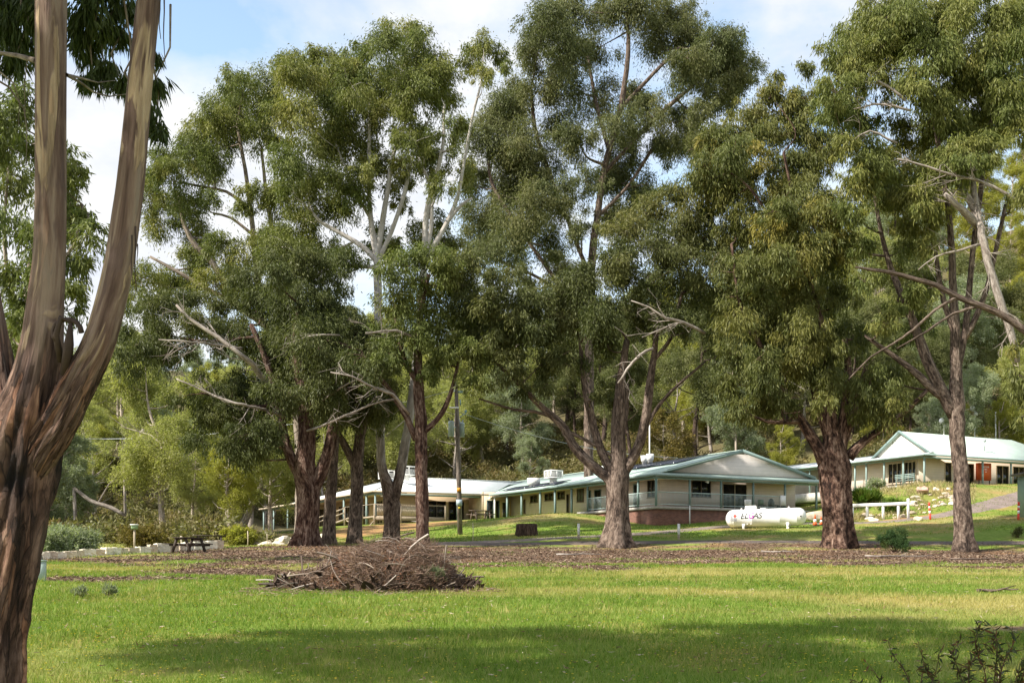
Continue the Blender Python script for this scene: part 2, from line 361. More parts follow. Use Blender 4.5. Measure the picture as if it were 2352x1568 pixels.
def roofing(name, col, along=0):
    m, t, b, o = nt(name); p, h, z, s = hcoord(t)
    e = (E1, E2)[along]; q = math_(t, 'ADD', math_(t, 'MULTIPLY', s.outputs[0], e[0]), math_(t, 'MULTIPLY', s.outputs[1], e[1]))
    wv = math_(t, 'SINE', math_(t, 'MULTIPLY', q, 2*math.pi/.19)); f = noise(t, p, .8, 5, .65)
    c = ramp(t, f, [(.3, tuple(x*.88 for x in col)), (.7, tuple(min(x*1.05, .92) for x in col))])
    t.links.new(c, b.inputs['Base Color']); b.inputs['Roughness'].default_value = .42; b.inputs['Specular IOR Level'].default_value = .45
    bump(t, b, wv, .35, .02); return m
def brickmat():
    m, t, b, o = nt('red_brick'); p, h, z, s = hcoord(t); cb = N(t, 'ShaderNodeCombineXYZ'); t.links.new(h, cb.inputs[0]); t.links.new(z, cb.inputs[1])
    br = N(t, 'ShaderNodeTexBrick', Scale=1.0); br.inputs['Brick Width'].default_value = .25; br.inputs['Row Height'].default_value = .088; br.inputs['Mortar Size'].default_value = .009
    br.inputs['Color1'].default_value = (.22, .090, .055, 1); br.inputs['Color2'].default_value = (.13, .052, .034, 1); br.inputs['Mortar'].default_value = (.21, .135, .10, 1); br.inputs['Bias'].default_value = .1
    t.links.new(cb.outputs[0], br.inputs['Vector']); f = noise(t, p, 2.2, 4)
    t.links.new(mixc(t, 1.0, br.outputs['Color'], ramp(t, f, [(.3, (.75,)*3), (.7, (1.2,)*3)]), 'MULTIPLY'), b.inputs['Base Color']); b.inputs['Roughness'].default_value = .85
    bump(t, b, br.outputs['Fac'], -.4, .01); return m
M_wall = weatherboard('cream_weatherboard', (.68, .585, .525)); M_gable = weatherboard('gable_board', (.76, .69, .64), .27)
M_wallL = weatherboard('bounce_warm_cream_board', (.70, .54, .36)); M_wallR = weatherboard('pale_board', (.72, .61, .50))  # far wing boards: orange light bounced under the verandah is in this cream
M_roofF0 = roofing('pale_green_roofing', (.50, .62, .54), 1); M_roofF1 = roofing('pale_green_roofing_side', (.50, .62, .54), 0)
M_roofL = roofing('sunlit_white_roofing', (.80, .82, .80), 0); M_roofL1 = roofing('sunlit_white_roofing_side', (.80, .82, .80), 1)  # pale green sheeting painted whiter to stand for strong sun on it
M_teal = plain('grey_green_paint', (.20, .275, .26), .5); M_teallight = plain('pale_teal_paint', (.26, .34, .32), .5)
M_rail = plain('pale_rail_paint', (.46, .55, .53), .45); M_brick = brickmat(); M_white = plain('white_paint', (.80, .79, .76), .45, .05); M_soffit = plain('bounce_warm_soffit', (.74, .58, .40), .7)  # soffit colour carries the orange light bounced up from the ground
M_conc = plain('concrete', (.42, .39, .35), .9, .2); M_alu = plain('bronze_window_frame', (.16, .12, .09), .4); M_cream = plain('cream_frame', (.55, .46, .34), .5)
M_dark = plain('dark_interior', (.02, .02, .018), .8); M_black = plain('black_plastic', (.02, .02, .022), .5)
M_timber = plain('weathered_timber', (.36, .29, .21), .85, .25, 9); M_orange = plain('orange_red_paint', (.55, .10, .03), .5)
M_solar = plain('solar_glass', (.025, .03, .05), .15, .2, 3, .6); M_galv = plain('galvanised_steel', (.42, .45, .46), .4, .12, 5, .5, .6)
def glassmat():
    m, t, b, o = nt('window_glass'); b.inputs['Base Color'].default_value = (.012, .014, .014, 1); b.inputs['Roughness'].default_value = .04; b.inputs['Specular IOR Level'].default_value = .6
    bump(t, b, noise(t, geopos(t), .9, 2), .04, .05); return m
M_glass = glassmat()
m, t, b, o = nt('curtain'); v = geopos(t); p, h, z, s = hcoord(t)
t.links.new(ramp(t, math_(t, 'SINE', math_(t, 'MULTIPLY', h, 40)), [(.0, (.09, .10, .085)), (1, (.17, .18, .155))]), b.inputs['Base Color']); M_curtain = m

def solve_front(fo, o, tt, u):   # s of the point at pixel column u on the plane t = tt
    r = (u-1176)/F; a = o+E2*tt
    return (a[0]-r*a[1])/(r*E1[1]-E1[0])
def solve_left(fo, o, ss, u):
    r = (u-1176)/F; a = o+E1*ss
    return (a[0]-r*a[1])/(r*E2[1]-E2[0])
def zpix(p, v): return 1.6+(VH-v)*p[1]/F
def wallrect(fr, o, kind, plane, u0, u1, v0, v1, um=None):
    if kind == 'front':
        a, b_ = solve_front(fr, o, plane, u0), solve_front(fr, o, plane, u1); mid = fr((a+b_)/2, plane, 0)
    else:
        a, b_ = solve_left(fr, o, plane, u0), solve_left(fr, o, plane, u1); mid = fr(plane, (a+b_)/2, 0)
    return min(a, b_), max(a, b_), zpix(mid, v1), zpix(mid, v0)
def opening(fr, parent, kind, plane, r, name='window', panes=2, fm=None, glass=None, sill=True, fw=.06):
    """frame > panes; proud of the wall plane on its outer side"""
    a, b_, z0, z1 = r; fm = fm or M_alu; f = MB()
    def bx(mb, a0, a1, zz0, zz1, d0, d1):
        if kind == 'front': mb.fbox(fr, a0, a1, plane-d1, plane-d0, zz0, zz1)
        else: mb.fbox(fr, plane-d1, plane-d0, a0, a1, zz0, zz1)
    bx(f, a, b_, z1-fw, z1, .0, .07); bx(f, a, b_, z0, z0+fw, .0, .07); bx(f, a, a+fw, z0+fw, z1-fw, .0, .07); bx(f, b_-fw, b_, z0+fw, z1-fw, .0, .07)
    for k in range(1, panes):
        c = a+(b_-a)*k/panes; bx(f, c-.03, c+.03, z0+fw, z1-fw, .0, .06)
    if sill: bx(f, a-.05, b_+.05, z0-.05, z0, .0, .10)
    o = f.build(name, fm, parent)
    for k in range(panes):
        g = MB(); x0 = a+(b_-a)*k/panes+(fw if k == 0 else .03); x1 = a+(b_-a)*(k+1)/panes-(fw if k == panes-1 else .03)
        bx(g, x0, x1, z0+fw, z1-fw, .003, .022); g.build('pane', glass or M_glass, o)
    return o

def text_mesh(txt, size, shear=0.0, extrude=0.0, offset=0.0):
    c = bpy.data.curves.new('t', 'FONT'); c.body = txt; c.size = size; c.align_x = 'CENTER'; c.align_y = 'CENTER'; c.shear = shear; c.extrude = extrude; c.offset = offset; c.resolution_u = 4
    o = bpy.data.objects.new('t', c); COL.objects.link(o); bpy.context.view_layer.update()
    me = bpy.data.meshes.new_from_object(o.evaluated_get(bpy.context.evaluated_depsgraph_get())); COL.objects.unlink(o); bpy.data.objects.remove(o); return me
def put_text(txt, p, size, rz, mat, name, parent, shear=0.0, bold=0.0):
    me = text_mesh(txt, size, shear, .002, bold); me.materials.clear(); me.materials.append(mat); me.name = name
    o = bpy.data.objects.new(name, me); link(o, parent); o.location = tuple(np.asarray(p)-origin(parent)); o.rotation_euler = (math.radians(90), 0, rz); return o
def lodge():
    L = empty('lodge_building', ff(0, 0, 4.9), 'long low cream weatherboard lodge with pale metal roofs, verandahs and a red brick base', 'building')
    EZ, DZ = 8.78, 6.40
    # ---- walls of the gabled wing and the white-roofed wing
    w_ = MB(); w_.fbox(ff, 2.0, 15.4, 2.2, 2.4, DZ, 9.0); w_.fbox(ff, 2.0, 2.2, 2.4, 26.4, 6.1, 9.2); w_.fbox(ff, 15.2, 15.4, 2.4, 40, 6.2, 9.1); w_.build('wall', M_wall, L)
    w_ = MB(); w_.fbox(ff, -9.1, 2.0, 29.2, 29.4, 6.1, 8.95); w_.fbox(ff, -9.1, -8.9, 29.4, 51, 5.3, 8.9); w_.build('wall', M_wallL, L)
    w_ = MB(); w_.fbox(ff, -.9, 2.0, 26.4, 26.6, 6.1, 8.95); w_.fbox(ff, -1.1, -.9, 26.4, 29.2, 6.1, 8.95); w_.build('wall', M_wallL, L)
    # ---- brick base and deck slab of the front verandah
    mb = MB(); mb.fbox(ff, .12, 15.4, .12, 2.1, 3.6, DZ-.22); mb.fbox(ff, .12, 2.0, 2.1, 11, 3.6, DZ-.22); mb.build('brick_base', M_brick, L)
    mb = MB(); mb.fbox(ff, -.02, 15.6, -.02, 2.2, DZ-.2, DZ); mb.fbox(ff, -.02, 2.0, 2.2, 11.2, DZ-.2, DZ); mb.build('verandah_floor', M_conc, L)
    mb = MB(); mb.fbox(ff, -.3, 2.0, 11.2, 26.4, 5.6, 6.13); mb.fbox(ff, -9.1, -1.1, 26.4, 29.2, 5.6, 6.12); mb.build('paving', M_conc, L)
    # ---- roofs
    RZ = 10.94; th = .07
    def slab(mb, pts, th=.07):
        pts = [np.asarray(p) for p in pts]; mb.prism([p-np.array([0, 0, th]) for p in pts], pts)
    mb = MB(); slab(mb, [ff(-.25, .1, 8.74), ff(8.5, .45, RZ), ff(8.5, 38, RZ), ff(-.25, 38, 8.74)]); lr = mb.build('roof', M_roofF0, L)
    mb = MB(); slab(mb, [ff(8.53, .45, RZ), ff(16.1, .45, 9.03), ff(16.1, 38, 9.03), ff(8.53, 38, RZ)]); mb.build('roof', M_roofF0, L)
    mb = MB(); slab(mb, [ff(-.25, -.3, 8.74), ff(16.2, -.3, 8.74), ff(16.1, .75, 9.06), ff(1.2, .75, 9.06)]); mb.build('verandah_roof', M_roofF1, L)
    mb = MB(); mb.bar(ff(8.5, .4, RZ+.03), ff(8.5, 38, RZ+.03), .28, .06); mb.build('ridge_cap', M_roofF0, L)
    g = MB(); g.prism([ff(1.7, .62, 9.05), ff(15.8, .62, 9.05), ff(8.5, .62, RZ-.12)], [ff(1.7, .9, 9.05), ff(15.8, .9, 9.05), ff(8.5, .9, RZ-.12)]); gb = g.build('gable', M_gable, L)
    tr = MB(); tr.bar(ff(1.35, .42, 9.06), ff(8.5, .42, RZ-.03), .07, .24); tr.bar(ff(15.95, .42, 9.06), ff(8.5, .42, RZ-.03), .07, .24); tr.build('fascia', M_teal, gb)
    fs = MB(); fs.fbox(ff, -.32, 16.2, -.42, -.31, 8.58, 8.74); fs.fbox(ff, -.42, -.27, -.31, 26.3, 8.58, 8.74); fs.build('gutter', M_teallight, L)
    bm_ = MB(); bm_.fbox(ff, -.06, 15.7, -.06, .06, 8.42, 8.57); bm_.fbox(ff, -.06, .06, .06, 26.4, 8.42, 8.57); bm_.build('verandah_beam', M_teal, L)
    sf = MB(); sf.fbox(ff, .1, 15.2, .1, 2.2, 8.575, 8.61); sf.fbox(ff, .1, 2.0, 2.2, 26.3, 8.575, 8.61); sf.build('soffit', M_soffit, L)
    # roofs of the far wing, whitened in colour to stand for full sun
    R2 = 10.62
    mb = MB(); slab(mb, [ff(-11.85, 26.45, 8.76), ff(-.2, 26.45, 8.76), ff(5.2, 32.8, R2-.3), ff(8, 33.5, R2), ff(-6.2, 33.5, R2)]); mb.build('roof', M_roofL, L)
    mb = MB(); slab(mb, [ff(-11.86, 26.47, 8.76), ff(-6.22, 33.52, R2), ff(-6.6, 44, 10.2), ff(-8.6, 52, 9.35), ff(-11.86, 52, 8.76)]); mb.build('roof', M_roofL1, L)
    mb = MB(); slab(mb, [ff(-11.86, 52.02, 8.76), ff(-6.5, 52.02, 9.05), ff(-6.5, 62, 9.05), ff(-11.86, 62, 8.76)]); mb.build('verandah_roof', M_roofL1, L)
    mb = MB(); slab(mb, [ff(-6.2, 33.53, R2), ff(8, 33.53, R2), ff(6, 42, 9.0), ff(-6.4, 42, 9.0)]); mb.build('roof', M_roofL, L)
    fs = MB(); fs.fbox(ff, -11.95, -.3, 26.33, 26.44, 8.60, 8.76); fs.fbox(ff, -12.0, -11.87, 26.45, 62.0, 8.60, 8.76); fs.build('gutter', M_cream, L)
    bm_ = MB(); bm_.fbox(ff, -11.7, -.1, 26.62, 26.74, 8.40, 8.56); bm_.fbox(ff, -11.7, -11.58, 26.75, 61.8, 8.40, 8.56); bm_.build('verandah_beam', M_teallight, L)
    sf = MB(); sf.fbox(ff, -11.5, -.1, 26.8, 29.2, 8.565, 8.60); sf.fbox(ff, -11.5, -9.1, 29.2, 61.5, 8.565, 8.60); sf.build('soffit', M_soffit, L)
    mb = MB(); mb.bar(ff(-6.2, 33.5, R2+.02), ff(8, 33.5, R2+.02), .25, .05); mb.bar(ff(-11.85, 26.45, 8.79), ff(-6.2, 33.5, R2+.03), .22, .05); mb.build('ridge_cap', M_roofL, L)
    # ---- posts
    pm = MB(); w2 = .06
    def post(s, t, z0, z1, mat=M_teal, w2=.065):
        mb = MB(); mb.fbox(ff, s-w2, s+w2, t-w2, t+w2, z0, z1); return mb.build('verandah_post', mat, L)
    us = [1507, 1584, 1656, 1730, 1803, 1875]; ss = [0.0]+[solve_front(ff, F0, 0, u) for u in us[1:]]
    for k, s in enumerate(ss): post(s, 0, DZ if k < 5 else 6.0, 8.42)
    tl = [solve_left(ff, F0, 0, u) for u in (1466, 1420, 1350, 1313, 1275, 1241, 1198, 1165)]
    for k, t_ in enumerate(tl): post(0, t_, DZ if k < 3 else 6.1, 8.42, M_teal, .065 if k < 3 else .075)
    post(0.0, 25.9, 6.1, 8.42, M_white)
    for u in (606, 629, 661, 689, 720, 757, 790, 825, 842):
        t_ = solve_left(ff, F0, -11.64, u); q = ff(-11.64, t_, 0); post(-11.64, t_, zg(q[0], q[1])-.3, 8.40, M_teallight, .075)
    for u in (862, 910, 965, 1050): post(solve_front(ff, F0, 26.68, u), 26.68, 6.1 if u > 1000 else 5.4, 8.40, M_teallight)
    # ---- railings, one per bay
    def rail(a, b, z=DZ):
        a = np.array(a); b = np.array(b); p0, p1 = ff(*a, 0), ff(*b, 0); mb = MB(); d = (b-a)/np.linalg.norm(b-a); q0 = ff(*(a+d*.07), 0); q1 = ff(*(b-d*.07), 0)
        U = lambda p, zz: p+np.array([0, 0, zz])
        mb.bar(U(q0, z+1.05), U(q1, z+1.05), .07, .06); mb.bar(U(q0, z+.14), U(q1, z+.14), .06, .05); n = max(2, int(np.linalg.norm(b-a)/.125))
        for k in range(1, n):
            q = q0+(q1-q0)*k/n; mb.bar(U(q, z+.165), U(q, z+1.02), .02)
        mb.build('railing', M_rail, L)
    for k in range(4): rail((ss[k], 0), (ss[k+1], 0))
    ts = [0]+tl[:3]
    for k in range(3): rail((0, ts[k]), (0, ts[k+1]))
    # ---- openings
    wr = lambda kind, pl, *a: wallrect(ff, F0, kind, pl, *a)
    opening(ff, L, 'front', 2.2, wr('front', 2.2, 1588, 1632, 1100, 1141))
    a, b_, z0, z1 = wr('front', 2.2, 1659, 1715, 1104, 1170); opening(ff, L, 'front', 2.2, (a, b_, DZ+.02, DZ+2.08), 'door', 2, M_cream, sill=False)
    opening(ff, L, 'left', 2.0, wr('left', 2.0, 1488, 1506, 1100, 1142)); a, b_, z0, z1 = wr('left', 2.0, 1456, 1465, 1103, 1160); opening(ff, L, 'left', 2.0, (a, b_, DZ+.02, DZ+2.05), 'door', 1, M_teal, sill=False)
    for u0, u1 in ((1366, 1381), (1350, 1358), (1395, 1408)):
        a, b_, z0, z1 = wr('left', 2.0, u0, u1, 1110, 1160); opening(ff, L, 'left', 2.0, (a, b_, 6.42, 8.35), 'door', 1, M_teal, sill=False)
    for q in ((1218.5, 1235, 1137, 1153.5), (1252, 1271, 1132, 1149), (1281, 1297.5, 1128, 1146)): opening(ff, L, 'left', 2.0, wr('left', 2.0, *q), panes=2)
    opening(ff, L, 'left', 2.0, wr('left', 2.0, 1326, 1341, 1120, 1152), panes=2, glass=M_curtain)
    a, b_, _, _ = wr('left', 2.0, 1302, 1308, 1137, 1180); opening(ff, L, 'left', 2.0, (a, b_, 6.15, 8.25), 'door', 1, M_alu, sill=False)
    a, b_, _, _ = wr('left', 2.0, 1203, 1207, 1147, 1180); opening(ff, L, 'left', 2.0, (a, b_, 6.9, 8.2), 'window', 1, M_alu)
    opening(ff, L, 'front', 26.4, (-.6, .75, 6.15, 8.2), 'door', 2, M_teal, sill=False); opening(ff, L, 'front', 26.4, (1.0, 1.8, 6.15, 8.1), 'door', 1, M_cream, sill=False)
    opening(ff, L, 'front', 29.2, (-3.2, -1.6, 6.2, 8.15), 'door', 2, M_alu, sill=False); opening(ff, L, 'front', 29.2, (-5.4, -3.5, 6.2, 8.15), 'door', 2, M_alu, sill=False); opening(ff, L, 'front', 29.2, (-6.6, -5.9, 6.2, 8.15), 'door', 1, M_alu, sill=False)
    for t0, t1 in ((31, 33.2), (34.5, 37.5), (39, 43), (45, 49)): opening(ff, L, 'left', -9.1, (t0, t1, 6.0, 8.2), 'window', 3, M_cream)
    # ---- fittings
    mb = MB(); q = ff(-.1+ss[1], -.14, 0); mb.tube([q+np.array([0, 0, 4.9]), q+np.array([0, 0, 6.5])], [.045, .045], 8); mb.build('downpipe', M_white, L)
    mb = MB(); mb.fbox(ff, ss[4]-.62, ss[4]-.08, -.2, -.1, DZ+.33, DZ+1.12); mb.build('sign_board', M_white, L)
    for s, t_ in ((.15, .3), (4.9, .3), (-10.9, 27.1), (-.4, 26.2)):
        mb = MB(); q = ff(s, t_, 8.38); mb.box(q+np.array([0, 0, .1]), (.05, .05, .14)); mb.tube([q+np.array([-.08, .08, 0]), q+np.array([.02, -.04, -.02]), q+np.array([.09, -.14, -.05])], [.04, .09, .11], 8); mb.build('floodlight', M_white, L, smooth=False)
    for t_ in (13.6, 15.3):
        mb = MB(); c = ff(.6, t_, 6.13); th_ = np.linspace(0, math.pi, 9); mb.tube([c+np.array([E1[0]*math.cos(a)*.35, E1[1]*math.cos(a)*.35, math.sin(a)*.42]) for a in th_], [.03]*9, 6); mb.build('hoop_rail', M_dark, L)
    # solar panels on the left slope: a band seen edge-on
    nz_ = np.array([0, 0, 1.])
    def slope(s, t_, up=0.0): return ff(s, t_, 8.74+(RZ-8.74)*(s+.25)/8.75+up)
    for t0, t1, s0, s1 in [(4.2+k*1.75, 5.9+k*1.75, 4.9, 8.0) for k in range(6)]+[(15.6+k*1.75, 17.3+k*1.75, .5, 2.2) for k in range(6)]:
        mb = MB(); mb.hexa([slope(s0, t0, .1), slope(s1, t0, .1), slope(s1, t1, .1), slope(s0, t1, .1), slope(s0, t0, .15), slope(s1, t0, .15), slope(s1, t1, .15), slope(s0, t1, .15)])
        pn = mb.build('solar_panel', M_solar, L)
    # evaporative coolers and round vents
    def cooler(s, t_, z, r=.62, h=.72):
        mb = MB(); mb.fbox(ff, s-.25, s+.25, t_-.25, t_+.25, z-.5, z); o = mb.build('air_cooler', M_white, L)
        mb = MB(); mb.fbox(ff, s-r, s+r, t_-r, t_+r, z, z+.1); mb.fbox(ff, s-r, s+r, t_-r, t_+r, z+h-.12, z+h)
        for a, b_ in ((-r, -r), (r-.09, -r), (r-.09, r-.09), (-r, r-.09), (-.05, -r), (-r, -.05), (r-.09, -.05)): mb.fbox(ff, s+a, s+a+.09, t_+b_, t_+b_+.09, z+.1, z+h-.12)
        for k in range(5):
            zz = z+.16+k*.085; mb.fbox(ff, s-r+.02, s+r-.02, t_-r+.02, t_-r+.05, zz, zz+.04); mb.fbox(ff, s-r+.02, s-r+.05, t_-r+.06, t_+r-.06, zz, zz+.04)
        mb.build('louvre_case', M_white, o); mb = MB(); mb.fbox(ff, s-r+.12, s+r-.12, t_-r+.12, t_+r-.12, z+.1, z+h-.13); mb.build('filter_pad', M_dark, o)
    cooler(1.9, 18.3, 9.75); cooler(-7.2, 30.0, 10.5, .7, .85); cooler(-8.7, 31.2, 10.2, .6, .8)
    def roundvent(s, t_, z, r, h):
        mb = MB(); q = ff(s, t_, z); mb.tube([q, q+nz_*h*.25, q+nz_*h*.3, q+nz_*h], [r*.75, r*.7, r, r*1.12], 16); mb.build('roof_vent', M_white, L, smooth=False)
    roundvent(1.2, 20.6, 9.1, .55, .8); roundvent(4.5, 14.5, 9.9, .3, .75); roundvent(5.4, 13.2, 10.2, .3, .8); roundvent(7.6, 12.5, 10.8, .28, .75); roundvent(7.3, 11.2, 10.8, .3, .75)
    mb = MB(); q = ff(-6.9, 27.6, 9.0); mb.tube([q, q+nz_*1.15], [.06, .06], 8); mb.tube([q+nz_*1.1, q+nz_*1.3], [.11, .11], 8); mb.build('flue', M_galv, L)
    mb = MB(); q = ff(-1.0, 31.5, 10.0); mb.tube([q, q+nz_*1.35], [.09, .09], 8); mb.build('flue', M_white, L)
    mb = MB(); q = ff(9.2, 14.0, 10.6); mb.tube([q, q+nz_*4.1], [.06, .05], 8); mb.build('mast', M_white, L)
    # timber deck and ramp in front of the white-roofed wing
    Dk = empty('timber_deck', ff(-9.5, 25, 5.2), 'raised weathered timber deck and ramp with rails in front of the white-roofed wing', 'deck')
    mb = MB(); mb.fbox(ff, -12.9, -6.1, 23.9, 26.55, 6.2, 6.35); mb.fbox(ff, -12.95, -6.05, 23.8, 23.88, 5.98, 6.36); mb.build('floor', M_timber, Dk)
    mb = MB(); mb.hexa([ff(-14.2, 38, 5.2), ff(-13.0, 38, 5.2), ff(-12.9, 26.6, 6.15), ff(-14.2, 26.6, 6.15), ff(-14.2, 38, 5.35), ff(-13.0, 38, 5.35), ff(-12.9, 26.6, 6.3), ff(-14.2, 26.6, 6.3)]); mb.build('ramp', M_timber, Dk)
    for s, t_ in ((-12.85, 23.75), (-10.4, 23.75), (-8.2, 23.75), (-6.1, 23.75), (-12.95, 26.4), (-14.2, 27.5), (-14.2, 32), (-14.2, 37.5)):
        mb = MB(); q = ff(s, t_, 0); g0 = zg(q[0], q[1])-.3; mb.fbox(ff, s-.06, s+.06, t_-.06, t_+.06, g0, (7.42 if t_ < 27 else 7.2-(t_-27)*.08)); mb.build('post', M_timber, Dk)
    mb = MB(); mb.fbox(ff, -12.8, -6.1, 23.66, 23.76, 7.34, 7.40); mb.bar(ff(-12.85, 23.7, 7.36), ff(-14.2, 28, 7.25), .06); mb.bar(ff(-14.2, 27.5, 7.15), ff(-14.2, 37.5, 6.35), .05, .12); mb.bar(ff(-14.2, 27.5, 6.75), ff(-14.2, 37.5, 5.95), .05, .12); mb.build('handrail', M_timber, Dk)
    mb = MB(); n = 26
    for k in range(n):
        s = -12.6+k*(4.2/n); mb.fbox(ff, s, s+.145, 23.78, 23.81, 6.42, 7.33)
    mb.build('board_screen', plain('pale_fibro', (.55, .46, .35), .8), Dk)
    mb = MB()
    for k in range(14): mb.fbox(ff, -8.1+k*.14, -8.075+k*.14, 23.78, 23.805, 6.4, 7.34)
    mb.build('balusters', M_dark, Dk)
    mb = MB(); mb.bar(ff(-13.2, 24.0, 4.9), ff(-14.6, 26, 6.0), .1, .06); mb.bar(ff(-14.0, 24.0, 4.6), ff(-12.6, 24.2, 6.1), .1, .06); mb.build('brace', M_timber, Dk)
    # fire hose box at the far end
    o = empty('hose_cabinet', ff(-9.6, 52.5, 6.2), 'orange red hose cabinet under the far left end of the white verandah', 'cabinet'); mb = MB(); mb.fbox(ff, -10.1, -9.2, 52.3, 52.7, 6.3, 8.3); b1 = mb.build('case', M_orange, o)
    mb = MB(); mb.fbox(ff, -10.05, -9.25, 52.26, 52.29, 6.4, 8.2); mb.build('door', M_orange, o); mb = MB(); mb.fbox(ff, -10.0, -9.93, 52.35, 52.6, 5.3, 6.3); mb.fbox(ff, -9.35, -9.28, 52.35, 52.6, 5.3, 6.3); mb.build('stand', M_dark, o)
lodge()

def cottage():
    R = empty('cottage_building', rf(0, 0, 8.7), 'cream cottage up the bank at right with pale green gable roof and white gable end', 'building')
    EZ, FZ, RZ = 11.16, 8.70, 13.30
    def slab(mb, pts, th=.07):
        pts = [np.asarray(p) for p in pts]; mb.prism([p-np.array([0, 0, th]) for p in pts], pts)
    w_ = MB(); w_.fbox(rf, 1.0, 24, 1.5, 1.7, 8.2, 11.3); w_.fbox(rf, 1.0, 1.2, 1.7, 13, 8.2, 11.3); w_.fbox(rf, 2.6, 2.8, 13, 27, 8.2, 11.3); w_.fbox(rf, 1.2, 2.6, 13, 13.2, 8.2, 11.3); w_.build('wall', M_wallR, R)
    mb = MB(); mb.fbox(rf, -.1, 24, -.1, 1.5, 7.9, FZ); mb.fbox(rf, -.1, 1.0, 1.5, 27, 7.9, FZ); mb.build('verandah_floor', M_conc, R)
    mb = MB(); slab(mb, [rf(.25, -.35, 11.14), rf(19, -.35, 11.14), rf(14.2, 2.95, RZ), rf(.25, 2.95, RZ)]); mb.build('roof', roofing('green_roof_front', (.60, .71, .60), 0), R)
    mb = MB(); slab(mb, [rf(.25, 2.98, RZ), rf(14.2, 2.98, RZ), rf(19, 6.2, 11.2), rf(.25, 6.2, 11.2)]); mb.build('roof', M_roofF1, R)
    mb = MB(); slab(mb, [rf(14.23, 2.97, RZ), rf(19.05, -.35, 11.14), rf(19.05, 6.2, 11.14)]); mb.build('roof', M_roofF0, R)
    mb = MB(); slab(mb, [rf(-.35, -.38, 11.1), rf(.8, -.38, 11.38), rf(.8, 6.4, 11.38), rf(-.35, 6.4, 11.1)]); mb.build('verandah_roof', M_roofL1, R)
    mb = MB(); slab(mb, [rf(-.35, 6.42, 11.1), rf(4.2, 6.42, 12.0), rf(4.2, 27, 12.0), rf(-.35, 27, 11.1)]); mb.build('roof', M_roofL1, R)
    mb = MB(); slab(mb, [rf(4.22, 6.42, 12.0), rf(9, 6.42, 11.1), rf(9, 27, 11.1), rf(4.22, 27, 12.0)]); mb.build('roof', M_roofL1, R)
    g = MB(); g.prism([rf(.5, .0, 11.3), rf(.5, 5.9, 11.3), rf(.5, 2.96, RZ-.1)], [rf(.75, .0, 11.3), rf(.75, 5.9, 11.3), rf(.75, 2.96, RZ-.1)]); gb = g.build('gable', plain('white_gable_sheet', (.78, .75, .69), .6, .05), R)
    tr = MB(); tr.bar(rf(.28, -.3, 11.2), rf(.28, 2.96, RZ-.02), .07, .2); tr.bar(rf(.28, 6.1, 11.2), rf(.28, 2.96, RZ-.02), .07, .2); tr.build('fascia', M_teal, gb)
    fs = MB(); fs.fbox(rf, -.4, 19, -.5, -.39, 10.97, 11.12); fs.fbox(rf, -.5, -.37, -.37, 27, 10.95, 11.09); fs.build('gutter', M_teallight, R)
    bm_ = MB(); bm_.fbox(rf, -.06, 19, -.06, .06, 10.8, 10.95); bm_.fbox(rf, -.06, .06, .08, 27, 10.8, 10.94); bm_.build('verandah_beam', M_teal, R)
    sf = MB(); sf.fbox(rf, .1, 19, .1, 1.5, 10.965, 11.0); sf.fbox(rf, .1, 1.0, 1.5, 27, 10.965, 11.0); sf.build('soffit', M_soffit, R)
    def post(s, t_, z0=8.5):
        mb = MB(); mb.fbox(rf, s-.06, s+.06, t_-.06, t_+.06, z0, 10.8); mb.build('verandah_post', M_teallight, R)
    post(0, 0)
    for u in (2257, 2322, 2390): post(solve_front(rf, R0, 0, u), 0)
    for u in (2075, 2031, 1990, 1964, 1905, 1860): post(0, solve_left(rf, R0, 0, u))
    wr = lambda kind, pl, *a: wallrect(rf, R0, kind, pl, *a)
    for u0, u1, n in ((2169, 2185, 1), (2218, 2236, 1), (2288, 2316, 2), (2326, 2352, 2)):
        a, b_, _, _ = wr('front', 1.5, u0, u1, 1050, 1100); opening(rf, R, 'front', 1.5, (a, b_, FZ+.03, 10.75), 'door', n, M_cream, sill=False)
    for u0, u1, n in ((2041, 2072, 3), (2078, 2105, 3)):
        a, b_, _, _ = wr('left', 1.0, u0, u1, 1050, 1100); opening(rf, R, 'left', 1.0, (a, b_, 9.0, 10.75), 'window', n, M_cream)
    for u0, u1, n in ((1975, 1987, 1), (1993, 2010, 2), (1950, 1962, 2), (1925, 1940, 2), (1880, 1895, 2)):
        a, b_, _, _ = wr('left', 2.6, u0, u1, 1050, 1100); opening(rf, R, 'left', 2.6, (a, b_, 9.2 if n == 2 else 8.75, 10.7), 'window' if n == 2 else 'door', n, M_cream, sill=n == 2)
    mb = MB(); q = rf(7.8, .55, 11.8); mb.tube([q, q+np.array([0, 0, .85])], [.06, .06], 8); mb.tube([q+np.array([0, 0, .8]), q+np.array([0, 0, .95])], [.12, .12], 8); mb.build('flue', M_galv, R)
    # hose reel cabinet
    s0, s1 = solve_front(rf, R0, .4, 2250), solve_front(rf, R0, .4, 2277); C = empty('hose_reel_cabinet', rf((s0+s1)/2, .6, FZ), 'orange red hose reel cabinet with white lettering, standing on the cottage verandah', 'cabinet')
    mb = MB(); mb.fbox(rf, s0, s1, .4, .8, FZ+.6, FZ+2.05); mb.build('case', M_orange, C); mb = MB(); mb.fbox(rf, s0+.04, s1-.04, .37, .397, FZ+.65, FZ+2.0); dr = mb.build('door', M_orange, C)
    mb = MB(); mb.fbox(rf, s0+.05, s0+.11, .5, .56, FZ, FZ+.6); mb.fbox(rf, s1-.11, s1-.05, .5, .56, FZ, FZ+.6); mb.build('stand', M_dark, C)
